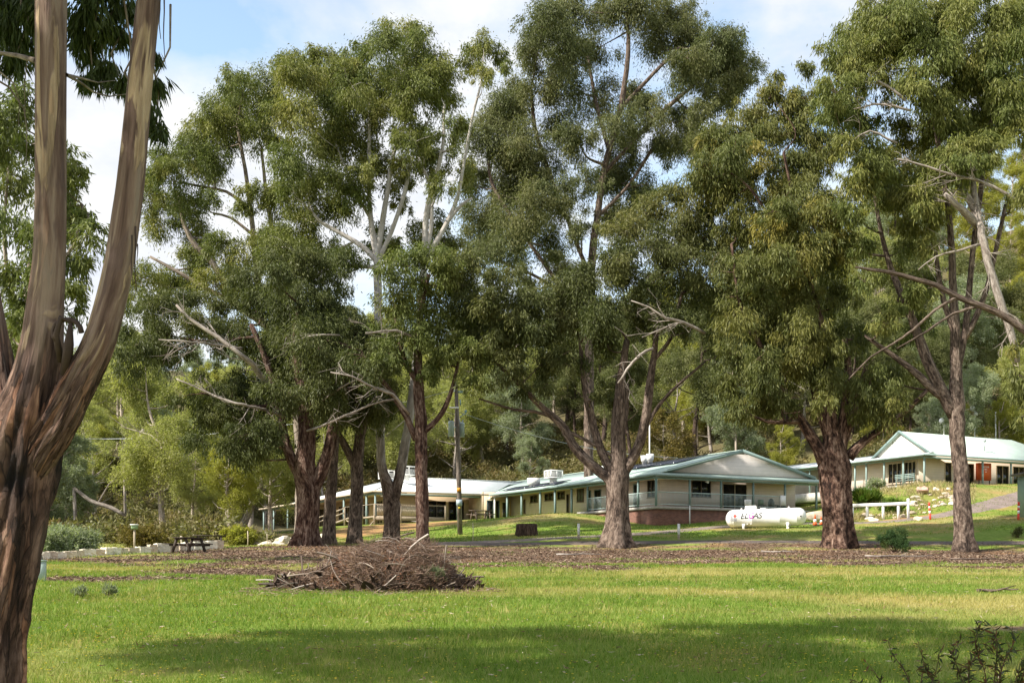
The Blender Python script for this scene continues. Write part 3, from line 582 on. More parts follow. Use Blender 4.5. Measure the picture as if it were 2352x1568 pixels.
    put_text('FIRE HOSE', rf((s0+s1)/2, .362, FZ+1.72), .17, math.atan2(E1[1], E1[0]), M_white, 'lettering', dr); put_text('REEL', rf((s0+s1)/2, .362, FZ+1.52), .17, math.atan2(E1[1], E1[0]), M_white, 'lettering', dr)
    mb = MB(); mb.fbox(rf, (s0+s1)/2-.08, (s0+s1)/2+.08, .355, .368, FZ+1.28, FZ+1.33); mb.build('handle', M_white, dr)
    # verandah bench
    B = empty('verandah_bench', rf(.25, 4.2, FZ), 'pale green slatted bench on the left verandah of the cottage', 'bench')
    t0, t1 = solve_left(rf, R0, .2, 2103), solve_left(rf, R0, .2, 2058); 
    mb = MB(); [mb.fbox(rf, .15+.13*k, .26+.13*k, t0, t1, FZ+.42, FZ+.46) for k in range(4)]; mb.build('seat', M_teallight, B)
    mb = MB(); [mb.fbox(rf, .06, .10, t0, t1, FZ+.58+.14*k, FZ+.66+.14*k) for k in range(3)]; mb.build('backrest', M_teallight, B)
    for tt in (t0+.1, (t0+t1)/2, t1-.1):
        mb = MB(); mb.fbox(rf, .1, .16, tt-.03, tt+.03, FZ, FZ+.95); mb.fbox(rf, .6, .66, tt-.03, tt+.03, FZ, FZ+.42); mb.build('leg', M_teallight, B)

cottage()
# ------------------------------------------------------------------ foliage
DOWN = np.array([0, 0, -1.0])
def unit(a): return a/(np.linalg.norm(a, axis=-1, keepdims=True)+1e-9)
class Leaves:
    def __init__(s, seed): s.r = np.random.default_rng(seed); s.V = []; s.T = []
    def put(s, pos, dirs, L, W, tint):
        r = s.r; n = len(pos); side = unit(np.cross(dirs, r.normal(size=(n, 3)))); L = L[:, None]; W = W[:, None]
        nrm = np.cross(dirs, side); bend = nrm*L*r.uniform(-.12, .12, (n, 1))
        m = pos+dirs*L*.42+bend
        s.V.append(np.stack([pos, m-side*W*.5, pos+dirs*L, m+side*W*.5], 1).reshape(-1, 3)); s.T.append(np.repeat(tint, 4))
    def blob(s, c, rad, n, leaf=(.30, .075), droop=.9, squash=.85, young=.0, sub=None, hollow=.5, dens_low=.35, subsize=(.30, .52), ragged=.5, tail=.8):
        """a dome-topped clump made of many smaller sprays of hanging leaves"""
        r = s.r; k = sub or max(5, int(7+rad*3.2)); d = unit(r.normal(size=(k*3, 3))); keep = (d[:, 2] > -.35) | (r.random(k*3) < dens_low); d = d[keep][:k]; k = len(d)
        cen = c+d*rad*r.uniform(hollow, .86, (k, 1))*np.array([1, 1, squash]); rs = rad*r.uniform(*subsize, k)
        wi = (r.random(k) < ragged) & (d[:, 2] < .75); cen[wi] += d[wi]*rad*r.uniform(.1, .6, (wi.sum(), 1))*np.array([1, 1, .6]); rs[wi] *= r.uniform(.42, .75, wi.sum())
        wts = rs**2; cnt = np.maximum(8, (n*wts/wts.sum()).astype(int)); idx = np.repeat(np.arange(k), cnt); m = len(idx)
        g = unit(r.normal(size=(m, 3))); rho = r.random(m)**.5*np.where(r.random(m) < .22, 1+np.abs(r.normal(size=m))*.5, 1.0)
        p = cen[idx]+g*(rho*rs[idx])[:, None]*np.array([1, 1, .8]); p[:, 2] -= np.abs(r.normal(size=m))*rs[idx]*tail*(r.random(k) < .6)[idx]
        outd = unit(p-c); dirs = unit(outd*.45+DOWN*droop+r.normal(size=(m, 3))*.42)
        L = leaf[0]*r.uniform(.65, 1.35, m); W = leaf[1]*r.uniform(.7, 1.3, m)
        s.put(p, dirs, L, W, np.clip(young*r.uniform(.3, 1.3, k)[idx]*(.7+.6*r.random(m)), 0, 1)); return cen, rs
    def build(s, name, mat, parent, loc=None):
        V = np.concatenate(s.V); n = len(V)//4
        return mesh_np(name, V, np.arange(n*4).reshape(-1, 4), mat, None, parent, {'tint': np.concatenate(s.T)}, loc=loc)

def limb_pts(spec, d):
    """(u, v, radius in px[, depth offset]) -> world points and radii at distance d"""
    P = []; R = []
    for q in spec:
        dd = d+(q[3] if len(q) > 3 else 0); P.append(at(q[0], q[1], dd)); R.append(q[2]*dd/F)
    return np.array(P), np.array(R)

LEAFCOUNT = 0
def gum(name, label, d, limbs, blobs, bark_m, leaf_m, seed, dens=1.0, leaf=(.25, .058), depth=3.5, droop=.9, young=.15, flute=.06, twigs=3, base=None, cat='tree', group=None,
        dead=(), deadmat=None, fill=.55, branch=True, squash=.85, zoff=0, double=True, segs=14):
    global LEAFCOUNT
    rng = np.random.default_rng(seed); lp = [limb_pts(l, d) for l in limbs]
    b0 = lp[0][0][0].copy(); b0[2] = zg(b0[0], b0[1])
    o = empty(name, b0, label, cat, group); T = MB(); nodes = []
    for k, (P, R) in enumerate(lp):
        if k == 0:
            P = P.copy(); P[0, 2] = b0[2]-.25; 
        Q, RR = smooth_path(P, R, .55); main = R[0] > .16
        nn = rng.normal(size=Q.shape)*RR[:, None]*.05*np.clip(np.arange(len(Q))/6, 0, 1)[:, None]; nn[0] = 0; Q = Q+nn
        if k == 0:      # root flare
            hgt = np.clip((Q[:, 2]-b0[2])/(R[0]*2.2), 0, 1); RR = RR*(1+.22*(1-hgt)**2); fl_ = flute*(1+2.6*(1-hgt)**2)
        T.tube(Q, RR, segs+6 if main else 7, .06, True, rng, (fl_ if k == 0 else flute) if main else .03, 5)
        m_ = len(Q)//3 if k == 0 else 1
        nodes += [(q, r) for q, r in zip(Q[m_:], RR[m_:])]
    npos = np.array([q for q, _ in nodes]); nrad = np.array([r for _, r in nodes])
    lv = Leaves(seed+1); extra = []
    for i in range(len(blobs)):          # fill the crown between neighbouring clumps
        for j in range(i):
            a, b = blobs[i], blobs[j]
            if math.hypot(a[0]-b[0], a[1]-b[1]) < .95*(a[2]+b[2]) and rng.random() < fill*.5:
                extra.append(((a[0]+b[0])/2+rng.normal()*6, (a[1]+b[1])/2+rng.normal()*6, min(a[2], b[2])*rng.uniform(.75, .98), rng.uniform(-depth, depth)+((a[3] if len(a) > 3 else 0)+(b[3] if len(b) > 3 else 0))/2))
    for bi, bl in enumerate(list(blobs)+extra):
        u, v, rp = bl[:3]; off = bl[3] if len(bl) > 3 else None
        dd = d+(off if off is not None else rng.uniform(-depth, depth)); c = at(u, v, dd); rad = rp*1.14*d/F
        n = int(rad**2*820*dens*(.0225/(leaf[0]*leaf[1]))); LEAFCOUNT += n
        cen, rs = lv.blob(c, rad, n, leaf, droop, squash, (bl[4] if len(bl) > 4 else young*1.5*rng.uniform(.2, 1.6)), hollow=.30, subsize=(.34, .58))
        if branch and twigs:
            cost = np.linalg.norm(npos-c, axis=1)+1.6*np.maximum(0, npos[:, 2]-c[2]+.3*rad); j = int(np.argmin(cost)); a = npos[j]; L = np.linalg.norm(c-a)
            if L > .5:
                mid = a*.5+c*.5+np.array([rng.normal()*.08*L, rng.normal()*.08*L, -.08*L]); r0 = min(nrad[j]*.6, .022*L+.035)
                Q, RR = smooth_path([a, mid, c], [r0, r0*.6, r0*.3], .7); T.tube(Q, RR, 6, .05, True, rng)
                npos = np.vstack([npos, Q[1:]]); nrad = np.concatenate([nrad, RR[1:]])
            else: r0 = .05
            for q in rng.permutation(len(cen))[:twigs+int(rad)]:
                e = cen[q]; mm = (c+e)/2+rng.normal(size=3)*.1*rad; T.tube([c-(c-a)*.1 if L > .5 else c, mm, e], [max(.02, r0*.32), .018, .008], 4, 0, False, rng)
    T.build('trunk', bark_m, o, smooth=True)
    if dead:
        for k, dl in enumerate(dead):
            dl = [q if len(q) > 3 else (*q, -depth*1.05*min(1, i_/1.5)) for i_, q in enumerate(dl)]
            P, R = limb_pts(dl, d); Q, RR = smooth_path(P, R*(.72 if R[0] < .2 else 1.0), .45); Q = Q+rng.normal(size=Q.shape)*np.minimum(RR, .05)[:, None]*.35; Dm = MB(); Dm.tube(Q, RR, 7, .05, True, rng)
            for q in range(2, len(Q)-1, 1):
                e = Q[q]+unit((Q[min(q+2, len(Q)-1)]-Q[q])+rng.normal(size=3)*.7)*rng.uniform(.5, 1.7); md = (Q[q]+e)/2+rng.normal(size=3)*.12; rb = min(RR[q], .09); Dm.tube([Q[q], md, e], [rb*.45, rb*.3, .008], 5, 0, False, rng)
                for _ in range(2): Dm.tube([md, md+(e-md)*.6+rng.normal(size=3)*.25, md+(e-md)*1.1+rng.normal(size=3)*.4], [rb*.25, .012, .005], 4, 0, False, rng)
            Dm.build('bare_branch', deadmat or bark_m, o, smooth=True)
    lv.build('crown', leaf_m, o); return o

B_red = bark('stringy_red_bark', [(.32, (.018, .010, .008)), (.46, (.07, .036, .025)), (.56, (.14, .092, .070)), (.7, (.26, .185, .145))], 5, .06)
B_grey = bark('furrowed_grey_brown_bark', [(.32, (.03, .022, .018)), (.46, (.10, .072, .056)), (.57, (.19, .14, .11)), (.72, (.30, .24, .19))], 6, .06)
B_tan = bark('smooth_tan_bark', [(.3, (.12, .08, .06)), (.48, (.24, .18, .14)), (.65, (.42, .34, .26))], 4, .02)
B_pale = bark('pale_ribbon_bark', [(.32, (.03, .02, .016)), (.48, (.12, .08, .06)), (.66, (.26, .19, .15))], 5, .05, height=(7.2, 10.5, [(.3, (.30, .27, .24)), (.5, (.40, .365, .33)), (.7, (.54, .51, .47))]))
B_dead = bark('silvery_dead_wood', [(.3, (.13, .105, .09)), (.5, (.28, .24, .205)), (.7, (.45, .40, .35))], 6, .02)
B_tall = bark('grey_tall_bark', [(.3, (.08, .06, .045)), (.5, (.20, .16, .125)), (.7, (.36, .31, .26))], 5, .03)
L_dark = leafmat('dark_olive_leaves', (.036, .047, .015), (.073, .087, .028), (.122, .136, .050), young=(.21, .19, .06))
L_mid = leafmat('olive_leaves', (.048, .068, .018), (.098, .126, .032), (.158, .184, .056), young=(.27, .25, .07))
L_grey = leafmat('grey_green_leaves', (.050, .062, .024), (.098, .114, .044), (.155, .172, .074), young=(.23, .205, .075))
L_yel = leafmat('golden_green_leaves', (.046, .062, .018), (.096, .114, .034), (.155, .168, .056), young=(.30, .24, .05))

gum('spreading_gum', 'broad dark gum with stringy red-brown bark and low spreading crown, leftmost of the middle clump', 70,
    [[(697,1252,27),(702,1225,25),(706,1180,25),(708,1120,27),(703,1080,26),(705,1030,20),(705,960,17),(692,880,14),(680,780,10),(690,700,6)],
     [(703,1105,15),(680,1075,13),(660,1030,11),(650,980,9),(640,930,8),(618,850,7),(600,800,6),(577,745,5)],
     [(712,1130,17),(735,1090,15),(752,1045,13),(764,990,11),(776,940,9),(790,870,7),(800,800,5)]],
    [(330,755,60),(295,820,40),(395,795,55),(470,770,55),(460,900,48),(520,950,52),(590,985,55),(520,1030,42),(580,1045,34),(450,1010,30),(540,880,50),(620,930,45),(640,1010,30),(480,960,40),(560,1010,40),
     (600,720,62),(680,690,62),(760,690,60),(640,800,66),(730,790,70),(815,760,60),(580,800,45),(700,880,66),(790,880,64),(850,850,48),(640,900,45),(740,940,46),(820,940,40),(570,640,52),(660,620,55),(740,620,50),(500,700,40),(420,700,45),(365,700,50),(540,760,45),(880,800,40)],
    B_red, L_dark, 11, depth=4.0, flute=.09, young=.10, deadmat=B_dead,
    dead=[[(640,920,8),(590,850,7),(555,815,6),(500,775,5),(440,735,4),(405,700,3)],[(660,960,5),(600,938,5),(560,930,4),(500,912,4),(440,885,3),(405,870,2)],[(555,800,4),(500,792,4),(440,785,3),(365,780,2)],
          [(740,920,3,-2),(800,880,3,-3),(850,860,2,-3)],[(705,990,4,-2),(770,965,4,-3),(850,930,3,-3),(905,915,2,-3)],[(780,770,3,-3),(720,770,3,-3.5),(660,790,2,-4)]])
gum('slender_gum', 'slim grey-barked gum standing between the stringy red-brown gum and the straight forked one', 72.5,
    [[(755,1252,15.5),(757,1200,13.5),(760,1140,13),(766,1060,11),(770,990,10),(775,900,8),(770,820,5)]],
    [(775,900,46),(745,850,46),(805,840,46),(770,780,45),(835,905,36)], B_grey, L_dark, 12, depth=2.5)
gum('forked_gum', 'straight brown gum with one stout left side limb, third trunk of the middle clump', 74,
    [[(813,1250,17),(815,1200,15),(820,1130,14),(819,1085,14),(824,1020,12),(834,960,11),(842,890,8),(845,800,5)],[(818,1075,9),(803,1045,9),(785,1010,8),(762,975,7),(745,930,5)]],
    [(840,900,52),(885,930,42),(815,860,50),(895,870,45),(850,960,36),(800,940,36),(860,800,50),(780,960,26)], B_grey, L_dark, 13, depth=2.5)
gum('white_gum', 'towering pale-limbed gum with a two-stemmed trunk and high domed crown, centre left', 76,
    [[(899,1248,19),(900,1205,18.5),(900,1160,20),(893,1120,15),(880,1085,11),(874,1030,10),(873,940,9.5),(871,850,9),(869,740,9),(867,640,9),(866,590,8.5),(852,510,6),(847,420,5),(848,330,4),(850,230,3)],
     [(902,1165,13),(914,1110,12),(928,1040,11),(937,985,10),(945,920,9),(955,840,9),(962,760,8.5),(968,680,8),(975,600,7.5),(980,490,6.5),(1000,410,5),(1018,330,4),(1020,240,3)],
     [(866,590,7),(880,500,6.5),(893,420,5),(905,350,4.5),(932,280,3.5),(940,180,2.5)],[(867,600,6),(900,530,5),(930,440,4.5),(945,370,3.5),(980,280,3)],
     [(868,605,6),(838,570,6),(790,540,5),(740,512,4),(720,490,3)],[(975,600,6),(1005,550,5.5),(1032,500,5),(1052,450,4),(1065,380,3),(1085,270,3),(1105,190,2.5),(1110,130,2)],
     [(972,610,5),(990,520,5),(988,430,4),(960,360,3)],[(1020,520,4),(1060,470,3.5),(1085,455,2.5)],[(850,500,4),(815,440,3.5),(790,380,3),(760,300,2.5)]],
    [(920,70,44),(870,110,54),(960,110,50),(820,145,54),(770,180,54),(1000,150,46),(920,170,62),(700,190,54),(850,205,62),(780,245,62),(960,225,60),(1012,220,44),(1030,290,40),(690,265,56),(720,330,62),(800,320,60),(880,280,52),(950,320,40),
     (650,375,52),(705,425,60),(775,415,56),(640,465,46),(700,505,54),(780,480,46),(985,365,38),(1010,420,30),(720,570,50),(650,565,50),(800,600,44),(835,390,34),(740,130,36),(660,150,36),(1110,105,36),(1148,125,26),(1078,130,30),(1108,170,28),(1160,150,18),(810,430,34),(920,470,26,3),(1000,500,28,3),(900,560,26,3),(1040,560,34,3),(930,380,30),(870,555,40,2),(960,545,38,2),(905,420,34,2),(1005,350,38,2),(1060,395,38,2),(880,375,34,2),(945,300,40),(1020,560,40,2),(700,640,44,3),(640,540,44,2),(560,480,30,3),(600,440,40,3)],
    B_pale, L_mid, 14, depth=3.6, young=.30, flute=.03, dens=1.05, fill=.36)
gum('leaning_gum', 'brown gum with peeling bark and a bent right limb, rightmost trunk of the middle clump', 68,
    [[(971,1250,15),(970,1210,14),(969,1150,15),(968,1080,14),(967,1010,14),(966,960,14),(962,900,12),(960,840,10),(962,770,9),(970,700,6),(985,630,4)],[(972,990,8),(992,975,6),(1015,948,6),(1033,910,5),(1045,865,4),(1060,800,3)],
     [(955,1010,7),(935,960,7),(905,910,6),(875,870,5),(850,830,5),(800,795,4),(750,780,3)],[(960,880,6),(930,830,6),(915,770,5),(905,700,4)]],
    [(930,615,50),(1000,605,46),(960,680,54),(1040,650,50),(900,695,44),(1000,740,54),(1060,730,46),(940,765,46),(1080,800,42),(1020,810,42),(900,810,38),(1090,880,34),(1050,590,34),(890,620,34),(870,760,36),(985,850,34),(1100,740,36)],
    B_red, L_mid, 15, depth=2.8, young=.14, deadmat=B_dead, dead=[[(940,950,5,-1),(900,905,5,-2),(860,890,4,-3),(810,865,3,-4),(760,855,2,-4)],[(960,780,4,-1),(910,760,4,-2),(840,765,3,-3)]])
gum('tall_gum', 'tall loose-crowned gum reaching left over the brush pile, sky showing through it', 84,
    [[(694,1236,18),(694,1100,14),(685,960,12),(665,830,11),(610,745,10),(545,700,9),(515,650,8),(488,605,7),(450,565,6),(425,520,5),(410,450,3)],[(605,740,8),(592,640,7),(582,540,6),(572,450,5),(560,370,4),(545,290,3)],[(590,640,6),(625,560,5),(612,450,4),(600,340,3)],
     [(545,700,6),(470,660,5),(400,620,4),(345,590,3)],[(574,480,4),(520,440,3.5),(470,430,3),(420,420,2.5)],[(665,830,7),(660,700,6),(640,600,4)],[(582,540,4),(530,500,3),(490,490,2.5)]],
    [(560,205,42),(600,190,46),(640,170,36),(510,235,46),(560,265,52),(635,245,50),(462,285,42),(492,325,52),(595,300,40),(432,350,46),(402,415,54),(468,395,48),(350,465,44),(342,400,36),(415,480,48),(475,455,28),(465,540,38),(605,545,46),(535,600,52),(440,600,44),(490,655,44),(560,660,48),(330,640,46),(298,690,38),(372,640,36),(420,660,38),(370,520,32),(650,600,44),(530,170,26),(680,150,34),(640,320,30),(375,360,34),(500,560,32)],
    B_tall, L_mid, 16, depth=3.5, young=.28, dens=.95, fill=.4)
gum('great_gum', 'tallest grey-green gum, its crown cut by the top of the view right of centre', 104,
    [[(1350,1200,12),(1352,1000,11),(1354,800,10),(1360,600,9),(1374,480,7.5),(1390,380,6.5),(1425,250,7),(1443,120,5),(1440,30,3)],[(1356,640,5),(1310,520,4.5),(1270,420,4),(1230,300,5),(1220,200,3)],[(1385,400,5),(1450,330,4),(1530,250,5),(1600,190,3)],[(1370,500,4.5),(1440,430,3.5),(1500,340,4)],
     [(1352,760,5),(1260,620,4.5),(1190,520,4),(1130,420,4),(1120,320,3)],[(1400,350,5),(1370,240,4),(1350,130,3)],[(1425,250,5),(1500,170,4),(1560,110,3)],[(1352,720,4),(1240,640,3.5),(1150,600,4),(1100,570,3)]],
    [(1250,40,54),(1320,15,54),(1400,10,54),(1480,5,54),(1560,35,50),(1230,115,46),(1300,105,54),(1375,110,44),(1515,90,54),(1600,100,50),(1660,90,46),(1700,140,40),(1645,170,50),(1560,170,50),(1240,190,46),(1190,225,54),(1300,200,54),(1375,230,52),(1470,215,40),(1130,265,54),(1110,335,54),(1190,315,64),(1280,295,50),(1160,405,64),(1250,390,50),(1330,320,42),(1420,290,50),(1500,265,42),(1580,260,44),(1650,245,36),(1430,355,46),(1505,330,36),(1560,340,46),(1085,425,44),(1115,490,58),(1200,480,62),(1285,465,46),(1350,410,36),(1425,420,44),(1490,420,40),(1095,560,48),(1170,570,60),(1255,555,46),(1335,530,36),(1400,500,44),(1450,480,36),(1610,320,40),(1680,200,34),(1715,175,22),(1340,640,34),(1290,620,34),(1210,660,30)],
    B_grey, L_grey, 17, depth=5.0, fill=1.0, young=.16, dens=1.0, leaf=(.28, .068))
gum('wide_gum', 'wide gum, thick grey-brown trunk splitting low into spreading limbs, before the brick base', 69,
    [[(1417,1257,36),(1416,1235,31),(1417,1190,27),(1418,1140,25),(1419,1095,26),(1421,1060,18),(1420,1000,16),(1422,940,14),(1428,860,10),(1440,780,7)],
     [(1412,1110,15),(1390,1092,12),(1362,1070,11),(1335,1045,11),(1315,1020,10),(1297,985,9),(1275,960,8),(1245,935,7),(1195,882,6),(1160,850,5),(1130,810,4)],
     [(1410,1095,10),(1392,1060,10),(1373,1010,9),(1357,950,8),(1343,890,7),(1335,810,5),(1330,730,4)],[(1428,1090,13),(1450,1058,12),(1472,1010,11),(1485,950,10),(1492,890,9),(1502,820,7),(1510,740,5)],
     [(1475,1000,6),(1500,950,5),(1540,900,4),(1585,860,3),(1620,830,2)],[(1425,1020,7),(1437,950,6),(1440,880,5)],[(1300,990,5),(1335,1005,4),(1380,1030,4),(1410,1050,4)],[(1275,960,4),(1230,945,4),(1180,940,3),(1100,915,2)],[(1500,830,5),(1545,770,5),(1560,700,4),(1580,620,3)]],
    [(1330,645,54),(1260,680,54),(1400,625,50),(1190,690,44),(1130,700,44),(1100,745,44),(1150,770,54),(1220,760,50),(1300,750,50),(1370,725,50),(1440,690,48),(1105,810,40),(1165,835,42),(1245,835,40),(1315,820,36),(1060,650,40),(1090,600,38),(1395,800,40),(1408,865,36),
     (1440,525,50,-1,.55),(1500,490,54,0,.6),(1570,505,54,0,.5),(1620,545,50,0,.4),(1430,585,44),(1500,570,58),(1580,590,58),(1480,650,50),(1560,665,54),(1640,620,46),(1610,690,44),(1540,730,44),(1480,740,36),(1580,760,32),(1250,890,24),(1200,900,22),(1405,920,22),(1370,905,20),(1180,620,36),(1140,640,34),(1070,700,36)],
    B_grey, L_dark, 18, depth=3.2, fill=.8, young=.14, flute=.07, deadmat=B_dead, dead=[[(1500,800,5,-3),(1470,815,5,-3.4),(1440,850,4,-3.6),(1420,880,3,-3.6)],[(1620,765,5,-3),(1570,740,5,-3.5),(1530,730,4,-4),(1490,705,3,-4),(1450,690,2,-4)],[(1560,740,4,-3.4),(1520,755,3,-3.8),(1475,775,2,-4)]])
gum('dark_gum', 'dark heavy-crowned gum with rugged trunk right of the white gas tank', 66,
    [[(1930,1262,33),(1928,1235,31.5),(1923,1180,32),(1918,1120,34),(1916,1065,35),(1912,1010,20),(1905,930,14),(1898,850,10),(1890,760,7),(1860,640,5),(1830,500,4),(1800,350,3)],
     [(1898,1070,17),(1880,1030,14),(1852,985,12),(1830,950,10),(1800,905,8),(1770,850,6),(1740,780,5),(1700,700,4),(1680,560,3)],[(1928,1060,15),(1935,1000,13),(1942,930,10),(1948,860,8),(1940,780,6)],[(1950,1050,13),(1968,1028,11),(2000,1002,9),(2050,968,7),(2090,935,6),(2130,895,4)],
     [(1915,1040,12),(1890,960,11),(1870,890,9),(1862,800,6)],[(1925,1050,10),(1955,960,9),(1975,890,7),(1990,840,5)],[(1860,640,4),(1780,520,4),(1720,430,3),(1650,380,2)]],
    [(1830,490,50,-2,.6),(1780,520,46,-2,.55),(1880,510,50,-2,.6),(1930,545,40,-2,.45),(1770,590,50),(1840,580,54,-2.5,.4),(1910,610,50),(1720,650,50),(1790,670,54),(1860,690,54),(1930,690,46),(1690,730,50),(1760,760,60),(1840,780,54),(1700,820,54),(1780,850,50),(1850,850,46),(1680,880,44),(1745,920,40),(1910,800,46),(1960,770,40),(1915,870,40),(1700,940,30),(1740,960,26),(1800,920,36),(1890,920,28),
     (2000,870,52),(2045,925,44),(1990,940,36),(2060,860,46),(2020,970,26),
     (1765,215,34,4,.4),(1720,260,44,4,.5),(1800,235,40,4,.4),(1850,225,36,4),(1680,305,50,4),(1760,310,54,4),(1840,300,54,4),(1640,355,50,2,.6),(1720,380,54,2,.5),(1800,390,54,3),(1870,380,50,3),(1600,405,50,2,.6),(1660,440,54,2),(1740,460,54,2),(1820,440,50,2),(1545,440,44,3),(1900,460,46,2),(1690,535,50,2),(1700,600,50,2),(1660,670,44,2),(1910,310,40,4),(1850,155,26,4),(1645,480,44,3),(1780,175,22,4)],
    bark('rugged_dark_bark', [(.34, (.016, .010, .008)), (.46, (.065, .036, .026)), (.56, (.17, .105, .075)), (.7, (.31, .22, .17))], 4.5, .08), L_yel, 19, depth=3.2, fill=1.0, young=.13, flute=.08, droop=1.2, leaf=(.29, .055))
gum('bushy_gum', 'tall gum with straight grey-brown trunk right of the small green bush', 64,
    [[(2220,1268,24),(2215,1235,21),(2212,1180,20),(2207,1100,17),(2202,1030,17),(2199,970,18),(2198,930,18),(2196,860,13),(2194,780,11),(2190,690,9),(2187,610,8),(2182,520,7),(2170,420,6),(2150,300,5),(2130,180,4),(2120,60,3)],
     [(2193,955,15),(2172,915,14),(2150,870,13),(2125,815,12),(2105,760,10),(2082,700,8),(2055,640,7),(2030,560,5),(2010,460,4),(1990,340,3)],[(2168,912,10),(2138,890,9),(2110,862,8),(2070,830,6),(2020,795,5),(1985,770,3)],
     [(2200,850,8),(2215,770,8),(2225,690,7),(2232,600,6),(2245,500,6),(2260,380,5),(2280,260,4),(2290,150,3)],[(2194,770,7),(2165,680,6),(2150,590,5),(2130,480,4)],[(2215,780,7),(2245,720,7),(2270,650,6),(2290,560,5),(2310,470,4)]],
    [(2010,30,54),(1960,60,50),(1930,130,48),(2080,20,54),(2160,40,54),(2240,20,54),(2320,30,54),(1912,200,44),(1980,150,54),(2050,110,54),(2130,130,54),(2210,120,58),(2290,120,58),(2340,180,46),(1905,260,36),(1955,255,46),(2140,210,54),(2220,210,54),(2290,215,50),(2060,290,42),(2130,300,50),(1995,325,44),(2200,300,50),(2270,305,42),(2335,300,44),(2000,390,48),(2065,370,44),(2130,390,50),(2180,370,42),(1960,420,40),(2040,450,44),(2110,450,40),(1960,480,36),(2225,405,30),(2100,520,42),(2150,480,34),(2070,570,30),(2335,440,28),
     (2085,690,36),(2040,740,32),(2110,760,36),(2130,650,34),(2000,560,34),(1985,640,34),(2040,620,30),(1950,560,30),(2140,560,28),(2030,200,36),(2075,200,36),(1940,340,34),(2230,345,44,-3),(2205,385,34,-3.4),(2262,365,38,-3.2),(2300,60,50),(2345,110,46),(2250,170,50),(2345,245,44),(2180,80,48),(2090,70,48),(2020,90,46),(2300,270,40),(2245,265,40),(2350,30,46),(2170,260,40)],
    B_grey, L_mid, 20, depth=3.0, fill=1.0, young=.28, droop=1.2, leaf=(.29, .055), flute=.06, deadmat=B_dead,
    dead=[[(2225,370,8,-2),(2240,460,11,-2.5),(2255,540,12.5,-3),(2275,620,13,-3),(2297,690,13,-3),(2320,760,12,-3),(2338,832,9,-3)],[(2247,520,10,-2.6),(2220,490,9,-3),(2195,470,7,-3.4),(2170,445,5,-3.6)],[(2250,510,9,-2.6),(2225,455,8,-2.5),(2200,420,6,-2.4)],
          [(2330,455,5,-4),(2260,420,5,-4),(2180,400,4,-4),(2110,375,3,-4),(2060,365,2,-4)],[(2255,560,5,-3),(2200,575,4,-3),(2150,590,3,-3),(2110,620,2,-3)],[(2080,230,5,-3),(2040,200,4,-3),(2000,180,3,-3)],[(2090,255,4,-3),(2030,240,4,-3),(1960,250,2,-3)],[(2060,330,4,-3),(2000,300,3,-3),(1950,330,2,-3)]])
# the tree standing just outside the right edge: its limb and drooping sprays hang into the view
gum('overhanging_gum', 'gum at the right edge whose long bare brown limb reaches left across the view', 50,
    [[(2500,1300,34),(2490,1150,26),(2470,950,22),(2430,830,18),(2400,790,13),(2352,757,8.5),(2290,717,7.5),(2200,682,6.5),(2150,655,5.5),(2100,640,5),(2050,626,4),(2000,619,3.5),(1965,613,2)],[(2200,682,4),(2150,710,3.5),(2100,755,3),(2050,790,2.5),(2000,820,2),(1950,870,1.5)],[(2260,700,4),(2190,720,3),(2130,760,2.5),(2060,800,1.5)],[(2470,950,14),(2460,700,12),(2440,500,9),(2430,300,6)]],
    [(2336,860,26),(2346,905,26),(2335,800,20),(2346,960,18),(2400,450,50),(2440,350,60),(2480,500,60),(2420,250,50),(2500,300,60)], B_grey, L_yel, 21, depth=1.5, young=.2, droop=1.3, leaf=(.28, .055), twigs=2)
# tall dark gum behind the foreground trunks, left edge
gum('background_gum', 'dark gum behind the peeling foreground trunks at the left edge, sky through its outer sprays', 46,
    [[(66,1285,24),(66,1150,19),(62,950,16),(60,800,14),(70,650,11),(90,520,8),(110,400,6),(100,280,4)],[(62,760,8),(120,640,6),(170,560,4),(190,470,3)],[(64,780,7),(20,640,5),(10,520,4),(20,380,3)]],
    [(20,265,54),(70,330,50),(155,370,34),(175,405,26),(30,400,54),(165,500,44),(200,540,36),(205,490,26),(30,520,54),(165,600,40),(145,660,40),(30,640,54),(65,720,46),(165,430,30),(15,330,46),(20,765,36),(190,605,22),(100,430,54),(100,540,54),(100,640,44),(60,210,40),(130,720,34),(175,690,26),(215,520,18),(10,820,30)],
    B_tall, L_mid, 22, depth=3.0, young=.14)
# pale loose-limbed gum at the far left of the clump
print('leaves', LEAFCOUNT)
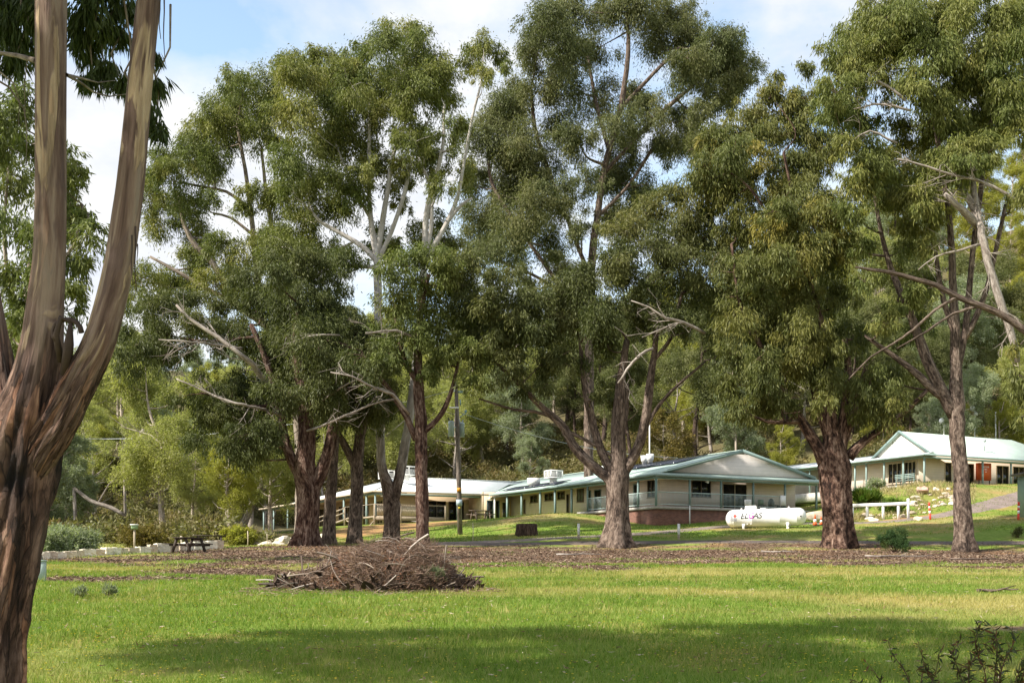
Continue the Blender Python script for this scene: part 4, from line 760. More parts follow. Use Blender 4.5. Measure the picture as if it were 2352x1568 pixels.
# ------------------------------------------------------------------ foreground tree
def peel_bark():
    m, t, b, o = nt('peeling_gum_bark'); v = attr(t, 'bark', 'Vector'); cr = attr(t, 'rough'); fur = attr(t, 'furrow'); ch = attr(t, 'char')
    f1 = noise(t, v, 4.5, 5, .6, .5); f2 = noise(t, v, 20, 6, .75, .5); f3 = noise(t, mapping(t, v, (1, 1, 2.2)), 2.2, 4, .55, .7)
    fib = math_(t, 'ADD', math_(t, 'MULTIPLY', f1, .5), math_(t, 'MULTIPLY', f2, .5))
    smooth = ramp(t, f1, [(.34, (.085, .050, .038)), (.44, (.155, .098, .075)), (.52, (.22, .150, .115)), (.6, (.30, .222, .17)), (.72, (.23, .195, .16))])
    smooth = mixc(t, ramp(t, f3, [(.56, (0, 0, 0)), (.60, (1, 1, 1))]), smooth, ramp(t, f2, [(.3, (.42, .29, .17)), (.7, (.60, .46, .31))]))
    smooth = mixc(t, ramp(t, f3, [(.36, (1, 1, 1)), (.41, (0, 0, 0))]), smooth, ramp(t, f2, [(.3, (.09, .055, .045)), (.7, (.18, .12, .1))]))
    rough = ramp(t, fib, [(.40, (.030, .017, .012)), (.47, (.095, .054, .040)), (.53, (.18, .112, .084)), (.62, (.29, .20, .155))])
    vd = N(t, 'ShaderNodeTexNoise', Scale=6.0, Detail=3.0); t.links.new(v, vd.inputs['Vector']); vw = N(t, 'ShaderNodeVectorMath', operation='MULTIPLY_ADD'); t.links.new(vd.outputs['Color'], vw.inputs[0]); vw.inputs[1].default_value = (.22, .22, .22); t.links.new(v, vw.inputs[2])
    vo = N(t, 'ShaderNodeTexVoronoi', Scale=13.0); t.links.new(vw.outputs[0], vo.inputs['Vector']); ve = N(t, 'ShaderNodeTexVoronoi', feature='DISTANCE_TO_EDGE', Scale=13.0); t.links.new(vw.outputs[0], ve.inputs['Vector'])
    cell = N(t, 'ShaderNodeSeparateColor'); t.links.new(vo.outputs['Color'], cell.inputs[0])
    rough = mixc(t, 1.0, rough, ramp(t, cell.outputs[0], [(.1, (.45, .42, .40)), (.5, (1.0, .97, .95)), (.8, (1.5, 1.42, 1.35)), (.95, (1.9, 1.55, 1.25))]), 'MULTIPLY')
    crack = ramp(t, ve.outputs['Distance'], [(.0, (.22, .2, .18)), (.06, (1, 1, 1))]); rough = mixc(t, 1.0, rough, crack, 'MULTIPLY')
    c = mixc(t, math_(t, 'ADD', cr, math_(t, 'MULTIPLY', math_(t, 'SUBTRACT', f3, .5), 1.4), True), smooth, rough)
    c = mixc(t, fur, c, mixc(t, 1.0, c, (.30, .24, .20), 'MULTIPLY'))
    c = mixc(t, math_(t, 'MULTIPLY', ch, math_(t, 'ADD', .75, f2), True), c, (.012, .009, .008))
    t.links.new(c, b.inputs['Base Color']); b.inputs['Roughness'].default_value = .75; b.inputs['Specular IOR Level'].default_value = .22
    bump(t, b, math_(t, 'ADD', math_(t, 'ADD', math_(t, 'MULTIPLY', fib, math_(t, 'ADD', .5, cr)), math_(t, 'MULTIPLY', math_(t, 'MULTIPLY', cell.outputs[0], cr), .8)), math_(t, 'MULTIPLY', ramp(t, f3, [(.54, (0,)*3), (.62, (1,)*3)]), .25)), 1.0, .05); return m
def vn3(th, L, ks, kl, seed):   # periodic-ish noise around the stem
    return fnoise(np.cos(th)*ks+seed*13.7+50, np.sin(th)*ks+L*kl+seed*5.1+50, 1.0)-.5
def fore_tree():
    d = 9.0; rng = np.random.default_rng(5)
    base = at(-20, 1680, d); base[2] = zg(base[0], base[1])
    o = empty('peeling_gum', base, 'large foreground gum with peeling bark forking into tall smooth stems, at the left edge', 'tree')
    limbs = [([(-36,1720,88),(-28,1640,80),(-20,1568,72),(-8,1435,68),(14,1300,71),(30,1200,72),(42,1100,74),(54,1010,76),(68,940,68),(84,860,54),(96,785,46),(105,690,41),(113,600,37),(116,500,36),(117,400,35.5),(117,250,35.5),(118,0,35),(122,-200,33),(128,-420,30),(140,-700,22)], .55),
             ([(52,1125,26,-.0),(88,1045,40,-.04),(124,990,41,-.06),(152,940,39,-.08),(192,860,37,-.1),(228,785,35,-.12),(255,690,34,-.12),(274,600,33,-.12),(289,500,33,-.12),(302,400,32,-.12),(321,200,28.5,-.12),(342,0,27,-.12),(366,-200,26,-.1),(400,-480,22,0),(450,-760,15,.2)], .5),
             ([(30,1000,48,.1),(5,920,40,.15),(-4,860,34,.2),(-10,780,28,.25),(-24,680,25,.3),(-45,560,24,.3),(-80,380,22,.4),(-130,100,20,.6),(-220,-300,15,1)], .5)]
    V = []; P = []; B = []; RG = []; CH = []; FU = []; n0 = 0; nodes = []
    for k, (sp, _) in enumerate(limbs):
        pts, R = limb_pts(sp, d); Q, RR = smooth_path(pts, R, .035); seg = 56; th = np.arange(seg)*2*math.pi/seg
        vpix = VH-(Q[:, 2]-1.6)*F/Q[:, 1]
        T = np.gradient(Q, axis=0); T /= np.linalg.norm(T, axis=1)[:, None]; ex = np.array([1., 0, 0]); L = 0
        for i in range(len(Q)):
            r = ex-T[i]*T[i][0]; r /= np.linalg.norm(r); u = np.cross(T[i], r)
            if i: L += np.linalg.norm(Q[i]-Q[i-1])
            rough = np.clip((vpix[i]-720)/160, 0, 1); rg = np.clip(rough+vn3(th, L*1.2, 1.6, 1.0, 8+k)*1.2, 0, 1)
            rr = RR[i]*(1+.05*np.sin(2*th+L*.9+k)+.03*np.sin(5*th+L*.5)*(.3+rough))
            rid = np.abs(vn3(th+.25*np.sin(L*1.7), L*.9, 4.5, 1.3, 1+k))*2.2; rid2 = np.abs(vn3(th, L*1.7, 11.0, 1.7, 3+k))*1.6
            rr = rr+RR[i]*(.40*rough*vn3(th, L*.9, 1.6, 1.0, 21+k)+.30*rough*(rid-.25)+.17*rough*(rid2-.2)+.05*vn3(th, L, 2.5, .7, 5)+.035*vn3(th, L*.35, 7, 1.0, 6))
            char = np.zeros(seg)
            if k == 0:     # the long dark hollow down the front of the trunk; -y side faces the path
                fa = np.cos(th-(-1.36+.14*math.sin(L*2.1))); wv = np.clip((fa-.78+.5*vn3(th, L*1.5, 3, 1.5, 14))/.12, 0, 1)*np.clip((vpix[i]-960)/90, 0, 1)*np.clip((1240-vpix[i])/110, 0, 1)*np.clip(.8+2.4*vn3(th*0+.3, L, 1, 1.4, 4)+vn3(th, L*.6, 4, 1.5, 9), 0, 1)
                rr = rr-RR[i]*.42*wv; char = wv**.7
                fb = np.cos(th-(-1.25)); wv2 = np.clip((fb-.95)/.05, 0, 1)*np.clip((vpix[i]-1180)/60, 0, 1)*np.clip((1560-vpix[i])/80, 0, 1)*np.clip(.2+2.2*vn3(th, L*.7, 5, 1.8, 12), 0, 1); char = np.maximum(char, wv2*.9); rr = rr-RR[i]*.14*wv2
            V.append(Q[i]+np.cos(th)[:, None]*rr[:, None]*r+np.sin(th)[:, None]*rr[:, None]*u)
            B.append(np.stack([np.cos(th)*.3+k*5, np.sin(th)*.3, np.full(seg, L*.21)], 1)); RG.append(rg); CH.append(char); FU.append(np.clip((.16-rid)*5, 0, 1)*rough)
        n = len(Q); ii = np.arange(n-1)[:, None]*seg+np.arange(seg)[None]; jj = np.arange(n-1)[:, None]*seg+(np.arange(seg)[None]+1) % seg
        P.append(np.stack([ii, jj, jj+seg, ii+seg], 2).reshape(-1, 4)+n0); n0 += n*seg
        nodes += [q for q, vp in zip(Q, vpix) if vp < 600]
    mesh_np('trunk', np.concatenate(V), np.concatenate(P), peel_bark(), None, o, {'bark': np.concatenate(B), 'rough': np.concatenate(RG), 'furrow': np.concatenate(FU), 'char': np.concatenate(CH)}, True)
    # hanging ribbons of shed bark, snapped branch stubs
    Rb = plain('bark_ribbon', (.06, .04, .032), .85, .3)
    for (u0, v0, L, w, off) in [(377,-30,175,4,-.2),(367,-10,100,4,-.2),(311,520,150,5,-.2),(303,540,110,4,-.25),(146,-10,14,3,0),(316,560,60,3,-.1)]:
        mb = MB(); pts = [at(u0+math.sin(k*1.3)*2.0*k/5, v0+L*k/6, d+off) for k in range(7)]; mb.tube(pts, [w*.5*d/F*(1-.1*k) for k in range(7)], 5, .2, True, rng); mb.build('bark_ribbon', Rb, o)
    fk = at(165, 770, d-.1); mb = MB(); th = np.linspace(0, math.pi*1.2, 10); mb.tube([fk+np.array([math.cos(a)*.11, -.1, math.sin(a)*.1]) for a in th], [.022-.0012*k for k in range(10)], 7, .2, True, rng); mb.tube([at(150,860,d-.1), at(158,790,d-.2), at(163,730,d-.2)], [.045,.035,.01], 7, .2, True, rng); mb.tube([at(140,830,d-.1), at(128,770,d-.2), at(140,728,d-.22), at(165,742,d-.2)], [.03,.025,.02,.015], 7, .2, True, rng); mb.build('dead_stub', Rb, o, smooth=True)
    # branches and foliage
    npos = np.array(nodes); T = MB(); lv = Leaves(77)
    def spray(c, rad, n, leaf): return lv.blob(c, rad, n, leaf, 1.7, .9, .12, hollow=.25, sub=int(10+rad*26), subsize=(.30, .6))
    vis = [(205,30,52,2.2),(262,75,44,2.4),(190,105,40,2.4),(240,150,34,2.3),(215,180,28,2.3),(285,195,26,2.3),(35,60,52,2.0),(95,25,40,2.0),(30,130,34,2.0),(15,10,50,2.2),(60,100,34,2.2),(350,185,28,1.6),(345,245,26,1.6),(360,285,22,1.6),(372,300,14,1.6),(290,15,40,2.4),(230,-40,60,2.2),(60,-50,70,2.2),(350,130,20,1.6),(300,165,22,2.2)]
    for u, v, rp, off in vis:
        dd = d+off; c = at(u, v, dd); rad = rp*dd/F; spray(c, rad, int(480*(rad/.2)**2*1.3), (.135, .019))
        T.tube([c+np.array([rng.normal()*.2, rng.normal()*.15, .75]), c+np.array([rng.normal()*.08, 0, .3]), c+np.array([0, 0, -.05])], [.012, .009, .004], 5, 0, False, rng)
    for pts in [[(153,172,.016,0),(185,190,.011,.3),(215,212,.008,.8),(250,222,.006,1.4),(300,215,.003,2)],[(153,172,.012,0),(180,178,.009,.4),(225,190,.006,1.2),(265,185,.003,2)],[(83,140,.022,0),(40,128,.018,.3),(0,122,.016,.5),(-60,118,.012,.7)],
                [(-20,150,.008,.6),(30,190,.006,.7),(45,230,.004,.8),(42,290,.003,.8)],[(-30,170,.01,.6),(20,200,.008,.6),(55,250,.006,.6),(62,300,.004,.6),(60,380,.002,.6)],[(62,140,.004,.4),(56,200,.003,.4),(58,260,.003,.4)]]:
        T.tube([at(u, v, d+q) for u, v, r_, q in pts], [r_ for _, _, r_, _ in pts], 6, .1, False, rng)
    for k in range(16):  # unseen clumps overhead, added to carry the shade onto the nearest grass
        c = np.array([rng.uniform(-13, -1), rng.uniform(2.0, 5.5), rng.uniform(9, 12)]); lv.blob(c, 1.2, 1900, (.20, .05), 1.2, .8, .12, hollow=.4); j = int(np.argmin(np.linalg.norm(npos-c, axis=1))); Q, RR = smooth_path([npos[j], (npos[j]+c)/2+np.array([0, 0, .4]), c], [.06, .04, .015], .5); T.tube(Q, RR, 6, .05, True, rng)
    # the great crown overhead: this is what shades the grass in front of the camera
    for k in range(46):
        c = np.array([rng.uniform(-14, -1.0), rng.uniform(5, 12.5), rng.uniform(9.5, 15)]); 
        if c[2] < 1.6+1420*c[1]/F: c[2] = 1.8+1420*c[1]/F
        rad = rng.uniform(.9, 1.5); lv.blob(c, rad, int(1500*rad**2), (.20, .05), 1.2, .8, .12, hollow=.4)
        j = int(np.argmin(np.linalg.norm(npos-c, axis=1)+.8*np.maximum(0, npos[:, 2]-c[2]))); a = npos[j]
        Q, RR = smooth_path([a, (a+c)/2+np.array([0, 0, .4]), c], [.07, .045, .015], .5); T.tube(Q, RR, 6, .05, True, rng); npos = np.vstack([npos, Q[2:]])
    T.build('branch', B_tall, o, smooth=True)
    lv.build('crown', leafmat('near_gum_leaves', (.020, .036, .012), (.042, .066, .020), (.075, .10, .035), rough=.4), o)
fore_tree()

# ------------------------------------------------------------------ forest on the hill
def proto(seed, h, leaf_m, bark_m, spread=.28, dens=1.0, nb=15, low=.3, dead=2, leaf=(.30, .10), droop=.3, young=.25, bushy=False):
    rng = np.random.default_rng(seed); T = MB(); lv = Leaves(seed+1)
    lean = rng.normal(size=2)*.05*h; r0 = h*.014+.06
    P = [np.array([lean[0]*k*k/16, lean[1]*k*k/16, h*.93*k/4])+np.append(rng.normal(size=2)*.012*h*(k > 0), 0) for k in range(5)]; P[0][2] -= .5
    Q, RR = smooth_path(P, [r0*1.25, r0*.85, r0*.65, r0*.4, .03], 1.0); T.tube(Q, RR, 8, .1, True, rng, .05); npos = Q[2:]; nrad = RR[2:]
    for k in range(nb):
        f = low+(1-low)*(k+.5)/nb; z = h*f*rng.uniform(.93, 1.05); w = spread*h*(1.0-abs(f-.62)*1.2)*rng.uniform(.5, 1.1); a = rng.uniform(0, 6.28)+k*2.4
        c = np.array([lean[0]*f*f+math.cos(a)*w, lean[1]*f*f+math.sin(a)*w, z]); rad = h*rng.uniform(.09, .15)*(1.2 if bushy else 1)
        lv.blob(c, rad, int(rad**2*480*dens*(.0425/(leaf[0]*leaf[1]))*.75), leaf, droop, .8, young*rng.uniform(.2, 1.8), hollow=.4)
        j = int(np.argmin(np.linalg.norm(npos-c, axis=1)+1.2*np.maximum(0, npos[:, 2]-c[2]+.1*h))); a_ = npos[j]
        q2, r2 = smooth_path([a_, (a_+c)/2+np.array([0, 0, -.03*h]), c], [min(nrad[j]*.7, .13), .06, .025], 1.2); T.tube(q2, r2, 5, .1, False, rng)
    for k in range(dead):
        j = int(len(Q)*rng.uniform(.15, .6)); a = rng.uniform(0, 6.28); L = h*rng.uniform(.12, .25); e = Q[j]+np.array([math.cos(a)*L, math.sin(a)*L, L*rng.uniform(.1, .7)])
        T.tube([Q[j], (Q[j]+e)/2+rng.normal(size=3)*.08*L, e, e+np.array([math.cos(a)*.2*L, math.sin(a+.8)*.3*L, .25*L])], [.11, .08, .05, .02], 5, .1, False, rng)
    o = bpy.data.objects.new('proto', None); tm = T.build('trunk', bark_m, None, smooth=True); cm = lv.build('crown', leaf_m, None)
    COL.objects.unlink(tm); COL.objects.unlink(cm); return tm, cm
L_f1 = leafmat('sunlit_olive_leaves', (.17, .185, .065), (.29, .30, .115), (.40, .39, .18), .5, young=(.46, .42, .15))
L_f2 = leafmat('yellow_wattle_leaves', (.18, .185, .035), (.29, .285, .065), (.38, .36, .10), .48, young=(.30, .25, .03))
L_f3 = leafmat('blue_grey_leaves', (.14, .165, .095), (.23, .26, .17), (.32, .34, .24), .42, young=(.34, .36, .22))
L_f4 = leafmat('deep_olive_leaves', (.06, .074, .024), (.12, .135, .05), (.19, .20, .085), .35, young=(.22, .21, .09))
L_f5 = leafmat('rusty_leaves', (.07, .06, .016), (.14, .10, .026), (.20, .145, .045), .25)
B_fp = bark('forest_pale_bark', [(.3, (.18, .14, .11)), (.5, (.40, .33, .27)), (.7, (.60, .53, .46))], 3, .03); B_fd = bark('forest_dark_bark', [(.3, (.022, .015, .012)), (.5, (.065, .045, .035)), (.7, (.14, .10, .08))], 3, .05)
KIND = {'olive': [proto(101, 20, L_f1, B_fp), proto(102, 17, L_f1, B_fp, .32, nb=18), proto(108, 22, L_f1, B_fp, .22, nb=14, dead=4)],
        'yellow': [proto(103, 15, L_f2, B_fp, .30, nb=14, low=.2), proto(104, 18, L_f2, B_fp, .25)],
        'grey': [proto(105, 16, L_f3, B_fp, .33, nb=17, low=.18), proto(106, 19, L_f3, B_fp, .27)],
        'dark': [proto(107, 22, L_f4, B_fd, .23, nb=16, low=.35), proto(109, 18, L_f4, B_fd, .30, nb=18), proto(110, 24, L_f4, B_fd, .2, nb=14, low=.45, dead=4)],
        'rusty': [proto(111, 9, L_f5, B_fp, .34, nb=12, low=.35, bushy=True)],
        'bare': [proto(112, 16, L_f1, B_dead, .25, dens=.35, nb=7, low=.55, dead=9)]}
DESC = {'olive': ('gum_tree', 'olive gum'), 'yellow': ('wattle_tree', 'yellow-green tree'), 'grey': ('gum_tree', 'blue-grey leaved gum'), 'dark': ('gum_tree', 'dark gum with blackish trunk'), 'rusty': ('small_tree', 'small rusty-topped tree'), 'bare': ('dead_gum', 'half-bare white-limbed gum')}
def plant(kind, u, d, s=1.0, zone='', label=None, name=None, idx=None, group=None, sz=1.0):
    tm, cm = KIND[kind][idx if idx is not None else random.randrange(len(KIND[kind]))]
    g = gnd(u, d); nm, ds = DESC[kind]; lb = label or f'{ds} {zone}'
    o = empty(name or nm, g, lb, 'tree', group or (None if label else f'{ds}s {zone}'))
    o.rotation_euler = (0, 0, random.uniform(0, 6.28)); o.scale = (s, s, s*sz)
    for q in (tm, cm):
        c = q.copy(); COL.objects.link(c); c.parent = o; c.location = (0, 0, 0)
    return o
ZL = 'on the left slope beyond the block wall'; ZC = 'behind the white roof'; ZR = 'on the slope behind the cottage'; ZU = 'high on the hill at upper right'
rs = random.Random(4)
def scatter(zone, n, us, ds, kinds, ss, mind=4.5):
    pts = []
    for _ in range(n*40):
        if len(pts) >= n: break
        d = rs.uniform(*ds); u = rs.uniform(*us); x = (u-1176)*d/F
        up_ = [((x-a)*.885+(d-b)*.462, (x-a)*.462-(d-b)*.885) for a, b in ((-29, 134), (-26, 127), (-21, 119), (-17, 112), (-13, 106))]
        if any(-24 < p_ < 2 and abs(q_) < 4.5 for p_, q_ in up_): continue
        if all((x-a)**2+(d-b)**2 > mind**2 for a, b, _ in pts): pts.append((x, d, u))
    for x, d, u in pts: plant(rs.choice(kinds), u, d, rs.uniform(*ss), zone)
random.seed(12)
scatter(ZL, 40, (-60, 640), (90, 150), ['olive', 'olive', 'yellow', 'yellow', 'grey', 'bare', 'bare'], (.45, .75), 3.9)
scatter(ZL, 34, (-100, 700), (150, 215), ['olive', 'yellow', 'grey', 'olive'], (.6, .85), 5)
scatter(ZC, 34, (700, 1480), (150, 200), ['olive', 'dark', 'dark', 'grey', 'bare', 'olive'], (.65, .95))
scatter(ZC, 30, (600, 1560), (200, 250), ['olive', 'yellow', 'dark', 'grey'], (.85, 1.1), 7)
scatter('close behind the cottage roof', 13, (2010, 2470), (116, 136), ['olive', 'dark', 'grey', 'yellow'], (.36, .6), 3.2)
scatter(ZR, 44, (1440, 2450), (134, 178), ['olive', 'dark', 'dark', 'grey', 'yellow', 'bare'], (.6, .9))
scatter(ZU, 28, (1500, 2500), (180, 235), ['olive', 'dark', 'yellow', 'grey', 'yellow'], (.7, 1.0), 7)
scatter(ZU, 20, (1650, 2500), (235, 285), ['olive', 'yellow', 'yellow'], (.8, 1.05), 8)
# single trees one can pick out
plant('rusty', 1528, 128, .95, label='small rusty-orange topped tree behind the lodge solar panels', idx=0)
plant('grey', 1695, 130, .62, label='pale blue-grey wattle directly behind the lodge gable', name='wattle_tree', idx=0)
plant('yellow', 1790, 128, .42, label='lime-green shrubby tree right of the white mast', name='small_tree', idx=0)
plant('grey', 1215, 150, .45, label='dark blue-grey tree behind the white roof beside the cooler', name='small_tree', idx=0)
plant('bare', 520, 100, .75, label='bare white-limbed gum left of the far verandah posts', idx=0)
plant('bare', 575, 108, .8, label='leaning white-trunked gum nearest the far verandah posts', idx=0)
# leaning white trunk with a crooked bare arm beside the verandah
o = empty('dead_gum', gnd(560, 96), 'pale crooked leafless gum leaning over the yellow-green bush', 'tree'); mb = MB()
P, R = limb_pts([(548,1228,9),(570,1180,8),(592,1135,7),(603,1105,6),(598,1085,5),(575,1078,4),(548,1078,3.5),(535,1060,3)], 96); P[0, 2] = zg(P[0, 0], P[0, 1])-.2; Q, RR = smooth_path(P, R, .4); mb.tube(Q, RR, 9, .1, True)
for sp in ([(575,1165,5),(610,1120,4),(640,1095,3),(650,1080,2)],[(548,1222,8),(540,1180,7),(535,1140,6),(540,1100,4),(548,1078,3)]):
    P, R = limb_pts(sp, 96); Q, RR = smooth_path(P, R, .4); mb.tube(Q, RR, 7, .1, True)
mb.build('trunk', B_dead, o, smooth=True)
for (pts, d, lab) in [([(170,1120,4),(210,1150,5),(255,1165,5),(290,1185,4)], 92, 'pale fallen limb low in the scrub beyond the wall'), ([(285,1068,3),(310,1050,5),(325,1000,6),(330,985,4)], 104, 'broken upright snag of pale wood on the left slope')]:
    P, R = limb_pts(pts, d); z0 = P[:, 2].min()
    mb = MB(); Q, RR = smooth_path(P, R, .5); mb.tube(Q, RR, 7, .1, True); q0 = Q[0]; mb.tube([q0, np.array([q0[0], q0[1]+.5, zg(q0[0], q0[1]+.5)-.2])], [RR[0], RR[0]*1.2], 7); e = Q[len(Q)//2]; mb.tube([e, e+np.array([.8, .3, 1.6]), e+np.array([1.8, .3, 2.2])], [RR[0]*.7, RR[0]*.5, .03], 6)
    ob = mb.build('dead_limb', B_dead, None, smooth=True, loc=gnd(pts[0][0], d)); tag(ob, lab, 'branch')
# scrub under the trees: one mass nobody could count
lv = Leaves(300); r = np.random.default_rng(31)
for k in range(1100):
    zone = r.integers(0, 3); 
    if zone == 0: u, d = r.uniform(60, 640), r.uniform(84, 150)
    elif zone == 1: u, d = r.uniform(620, 1500), r.uniform(148, 200)
    else: u, d = (r.uniform(1480, 2450), r.uniform(128, 190)) if r.random() < .6 else (r.uniform(1960, 2480), r.uniform(108, 135))
    if zone == 0 and u > 515 and d > 86 and d < 146: continue
    g = gnd(u, d); rad = r.uniform(.7, 1.9)*(1+.5*(d > 148)); lv.blob(g+np.array([0, 0, rad*.35]), rad, int(rad**2*150), (.42, .15), .1, .7, r.uniform(0, .8), hollow=.4)
tag(lv.build('undergrowth', leafmat('scrub_leaves', (.09, .095, .035), (.17, .165, .07), (.25, .23, .11), .3, young=(.2, .14, .06)), None), 'scrubby undergrowth beneath the hillside trees', kind='stuff')
# ------------------------------------------------------------------ things on the grass
UP = np.array([0, 0, 1.0])
# white gas tank
def gas_tank():
    a = gnd(1695, 81.2); b = gnd(1824, 79.6); mid = (a+b)/2; R_ = .61; Lh = 2.72; yaw = math.radians(-17); tilt = math.radians(1.2)
    o = empty('gas_tank', (mid[0], mid[1], zg(mid[0], mid[1])), 'long white gas tank with dark lettering lying on the grass before the brick base', 'tank'); o0 = origin(o)
    ax = np.array([math.cos(yaw)*math.cos(tilt), math.sin(yaw)*math.cos(tilt), math.sin(tilt)]); fr_ = np.cross(ax, UP); fr_ /= np.linalg.norm(fr_); up = np.cross(fr_, ax); C = o0+UP*(R_+.10)
    Pt = lambda s, th, r=R_: C+ax*s+(fr_*math.cos(th)+up*math.sin(th))*r     # th 0 faces the camera
    prof = [(-Lh, .02), (-Lh+.03, .18), (-Lh+.09, .33), (-Lh+.19, .46), (-Lh+.32, .555), (-Lh+.46, .6), (-Lh+.6, R_), (-Lh+.605, R_+.004), (-Lh+.63, R_+.004), (-Lh+.635, R_)]
    prof += [(-.9, R_), (-.895, R_+.003), (-.87, R_+.003), (-.865, R_), (.95, R_), (.955, R_+.003), (.98, R_+.003), (.985, R_)]+[(-s, r_) for s, r_ in prof[:10][::-1]]
    seg = 40; V = [Pt(s, 2*math.pi*k/seg, r_) for s, r_ in prof for k in range(seg)]; n = len(prof)
    P_ = [[i*seg+k, i*seg+(k+1) % seg, (i+1)*seg+(k+1) % seg, (i+1)*seg+k] for i in range(n-1) for k in range(seg)]+[list(range(seg))[::-1], [(n-1)*seg+k for k in range(seg)]]
    m, t, bs, oo = nt('tank_white_paint'); v = geopos(t); f = noise(t, mapping(t, v, (1, 1, .4)), 2.5, 6, .7)
    t.links.new(ramp(t, f, [(.3, (.76, .74, .70)), (.6, (.83, .82, .80))]), bs.inputs['Base Color']); bs.inputs['Roughness'].default_value = .32; bs.inputs['Coat Weight'].default_value = .15
    bump(t, bs, noise(t, v, 3, 3), .04, .05); body = mesh_np('body', np.array(V), P_, m, None, o, smooth=True); TW = m
    for s in (-1.45, 1.5):
        mb = MB(); 
        for sg in (1, -1):
            q = Pt(s, 0, 0)+fr_*sg*.42; mb.hexa([q+ax*i*.07+fr_*j*.05-UP*.82 for i, j in ((-1,-1),(1,-1),(1,1),(-1,1))]+[q+ax*i*.10+fr_*j*.06-UP*.38 for i, j in ((-1,-1),(1,-1),(1,1),(-1,1))])
        mb.hexa([C+ax*(s-.08)+fr_*x-UP*z for x, z in ((-.5,.9),(.5,.9),(.5,.72),(-.5,.72))]+[C+ax*(s+.08)+fr_*x-UP*z for x, z in ((-.5,.9),(.5,.9),(.5,.72),(-.5,.72))]); mb.build('saddle', M_white, o)
    mb = MB(); q = C+up*(R_-.03)+ax*-.98; hx = [(-.42,-.2),(.42,-.2),(.42,.2),(-.42,.2)]
    mb.hexa([q+ax*i+fr_*j for i, j in hx]+[q+ax*i*.9+fr_*j*.85+up*.27 for i, j in hx]); dm = mb.build('valve_hood', M_white, o); bv = dm.modifiers.new('b', 'BEVEL'); bv.width = .06; bv.segments = 3
    mb = MB(); q = C+ax*-.15+up*(R_-.02); mb.tube([q, q+up*.07], [.22, .2], 14); mb.build('manhole_plate', M_white, o)
    for s in (-1.62, 1.55):
        mb = MB(); q = C+ax*s+up*(R_-.02); mb.tube([q, q+up*.1, q+up*.12], [.05, .06, .03], 8); mb.build('lifting_lug', M_white, o)
    mb = MB(); q = C+ax*-1.5+up*(R_-.02)+fr_*.1; mb.tube([q, q+up*.14], [.03, .03], 8); mb.tube([q+up*.13, q+up*.19], [.07, .07], 10); mb.build('gauge', M_black, o)
    mb = MB(); q = Pt(2.35, .0, .57); mb.tube([q-fr_*.05+ax*.0, q+fr_*.03+ax*.02], [.05, .05], 10); mb.build('plug', M_black, o)
    for s in (-1.2, -.95):
        mb = MB(); q = Pt(s, -.75, R_-.02); mb.tube([q, q+fr_*.06-UP*.05], [.035, .045], 8); mb.build('pipe_stub', M_white, o)
    # lettering wrapped on the shell
    def wrap(me, s0, th0, name, mat, lift=.006):
        bm = bmesh.new(); bm.from_mesh(me); bmesh.ops.remove_doubles(bm, verts=bm.verts, dist=1e-5)
        ys = [v.co.y for v in bm.verts]; y = min(ys)
        while y < max(ys):
            bmesh.ops.bisect_plane(bm, geom=bm.verts[:]+bm.edges[:]+bm.faces[:], plane_co=(0, y, 0), plane_no=(0, 1, 0)); y += .04
        for v in bm.verts:
            p = Pt(s0+v.co.x, th0+v.co.y/R_, R_+lift)-o0; v.co = p
        bmesh.ops.recalc_face_normals(bm, faces=bm.faces[:]); bm.to_mesh(me); bm.free(); me.materials.clear(); me.materials.append(mat); me.name = name
        return link(bpy.data.objects.new(name, me), body)
    Mk = plain('black_lettering', (.018, .018, .02), .5); Mp = plain('magenta_lettering', (.42, .05, .38), .5); Mr = plain('red_label', (.62, .07, .05), .5); Mg = plain('grey_print', (.28, .28, .33), .6)
    x = -1.52
    for ch, wd in (('E', .27), ('L', .255), ('G', .34), ('A', .305), ('S', .275)):
        me = text_mesh(ch, .56, .26, 0, .005); wrap(me, x-.14+wd/2, .20, 'letter', Mp if ch == 'G' else Mk, .008 if ch != 'G' else .010); x += wd
    def quad(w_, h_, rot=0, sk=0):
        bm = bmesh.new(); ca, sa = math.cos(rot), math.sin(rot)
        vs = [bm.verts.new((a*ca-b*sa+sk*b, a*sa+b*ca, 0)) for a, b in ((-w_/2,-h_/2),(w_/2,-h_/2),(w_/2,h_/2),(-w_/2,h_/2))]; bm.faces.new(vs); me = bpy.data.meshes.new('q'); bm.to_mesh(me); bm.free(); return me
    wrap(quad(.19, .19, math.radians(45)), -2.02, .26, 'hazard_diamond', Mr)
    def print_rows(s0, th0, rows, name):
        bm = bmesh.new(); rr = random.Random(3)
        for k, wd in enumerate(rows):
            x = -wd/2
            while x < wd/2-.02:
                l = rr.uniform(.015, .05); y = -k*.045; vs = [bm.verts.new(q) for q in ((x, y, 0), (min(x+l, wd/2), y, 0), (min(x+l, wd/2), y+.026, 0), (x, y+.026, 0))]; bm.faces.new(vs); x += l+.012
        me = bpy.data.meshes.new(name); bm.to_mesh(me); bm.free(); return me
    wrap(print_rows(0, 0, [.5, .5, .48, .5, .46], 'p'), -2.12, -.02, 'small_print', Mg); wrap(print_rows(0, 0, [.12, .14, .12, .14, .12, .13], 'p'), -2.25, .42, 'small_print', Mg)
    wrap(print_rows(0, 0, [.24], 'p'), .92, .42, 'small_print', Mr); wrap(print_rows(0, 0, [.26], 'p'), .92, .30, 'small_print', Mr); wrap(print_rows(0, 0, [.34], 'p'), .92, .18, 'small_print', Mg)
gas_tank()
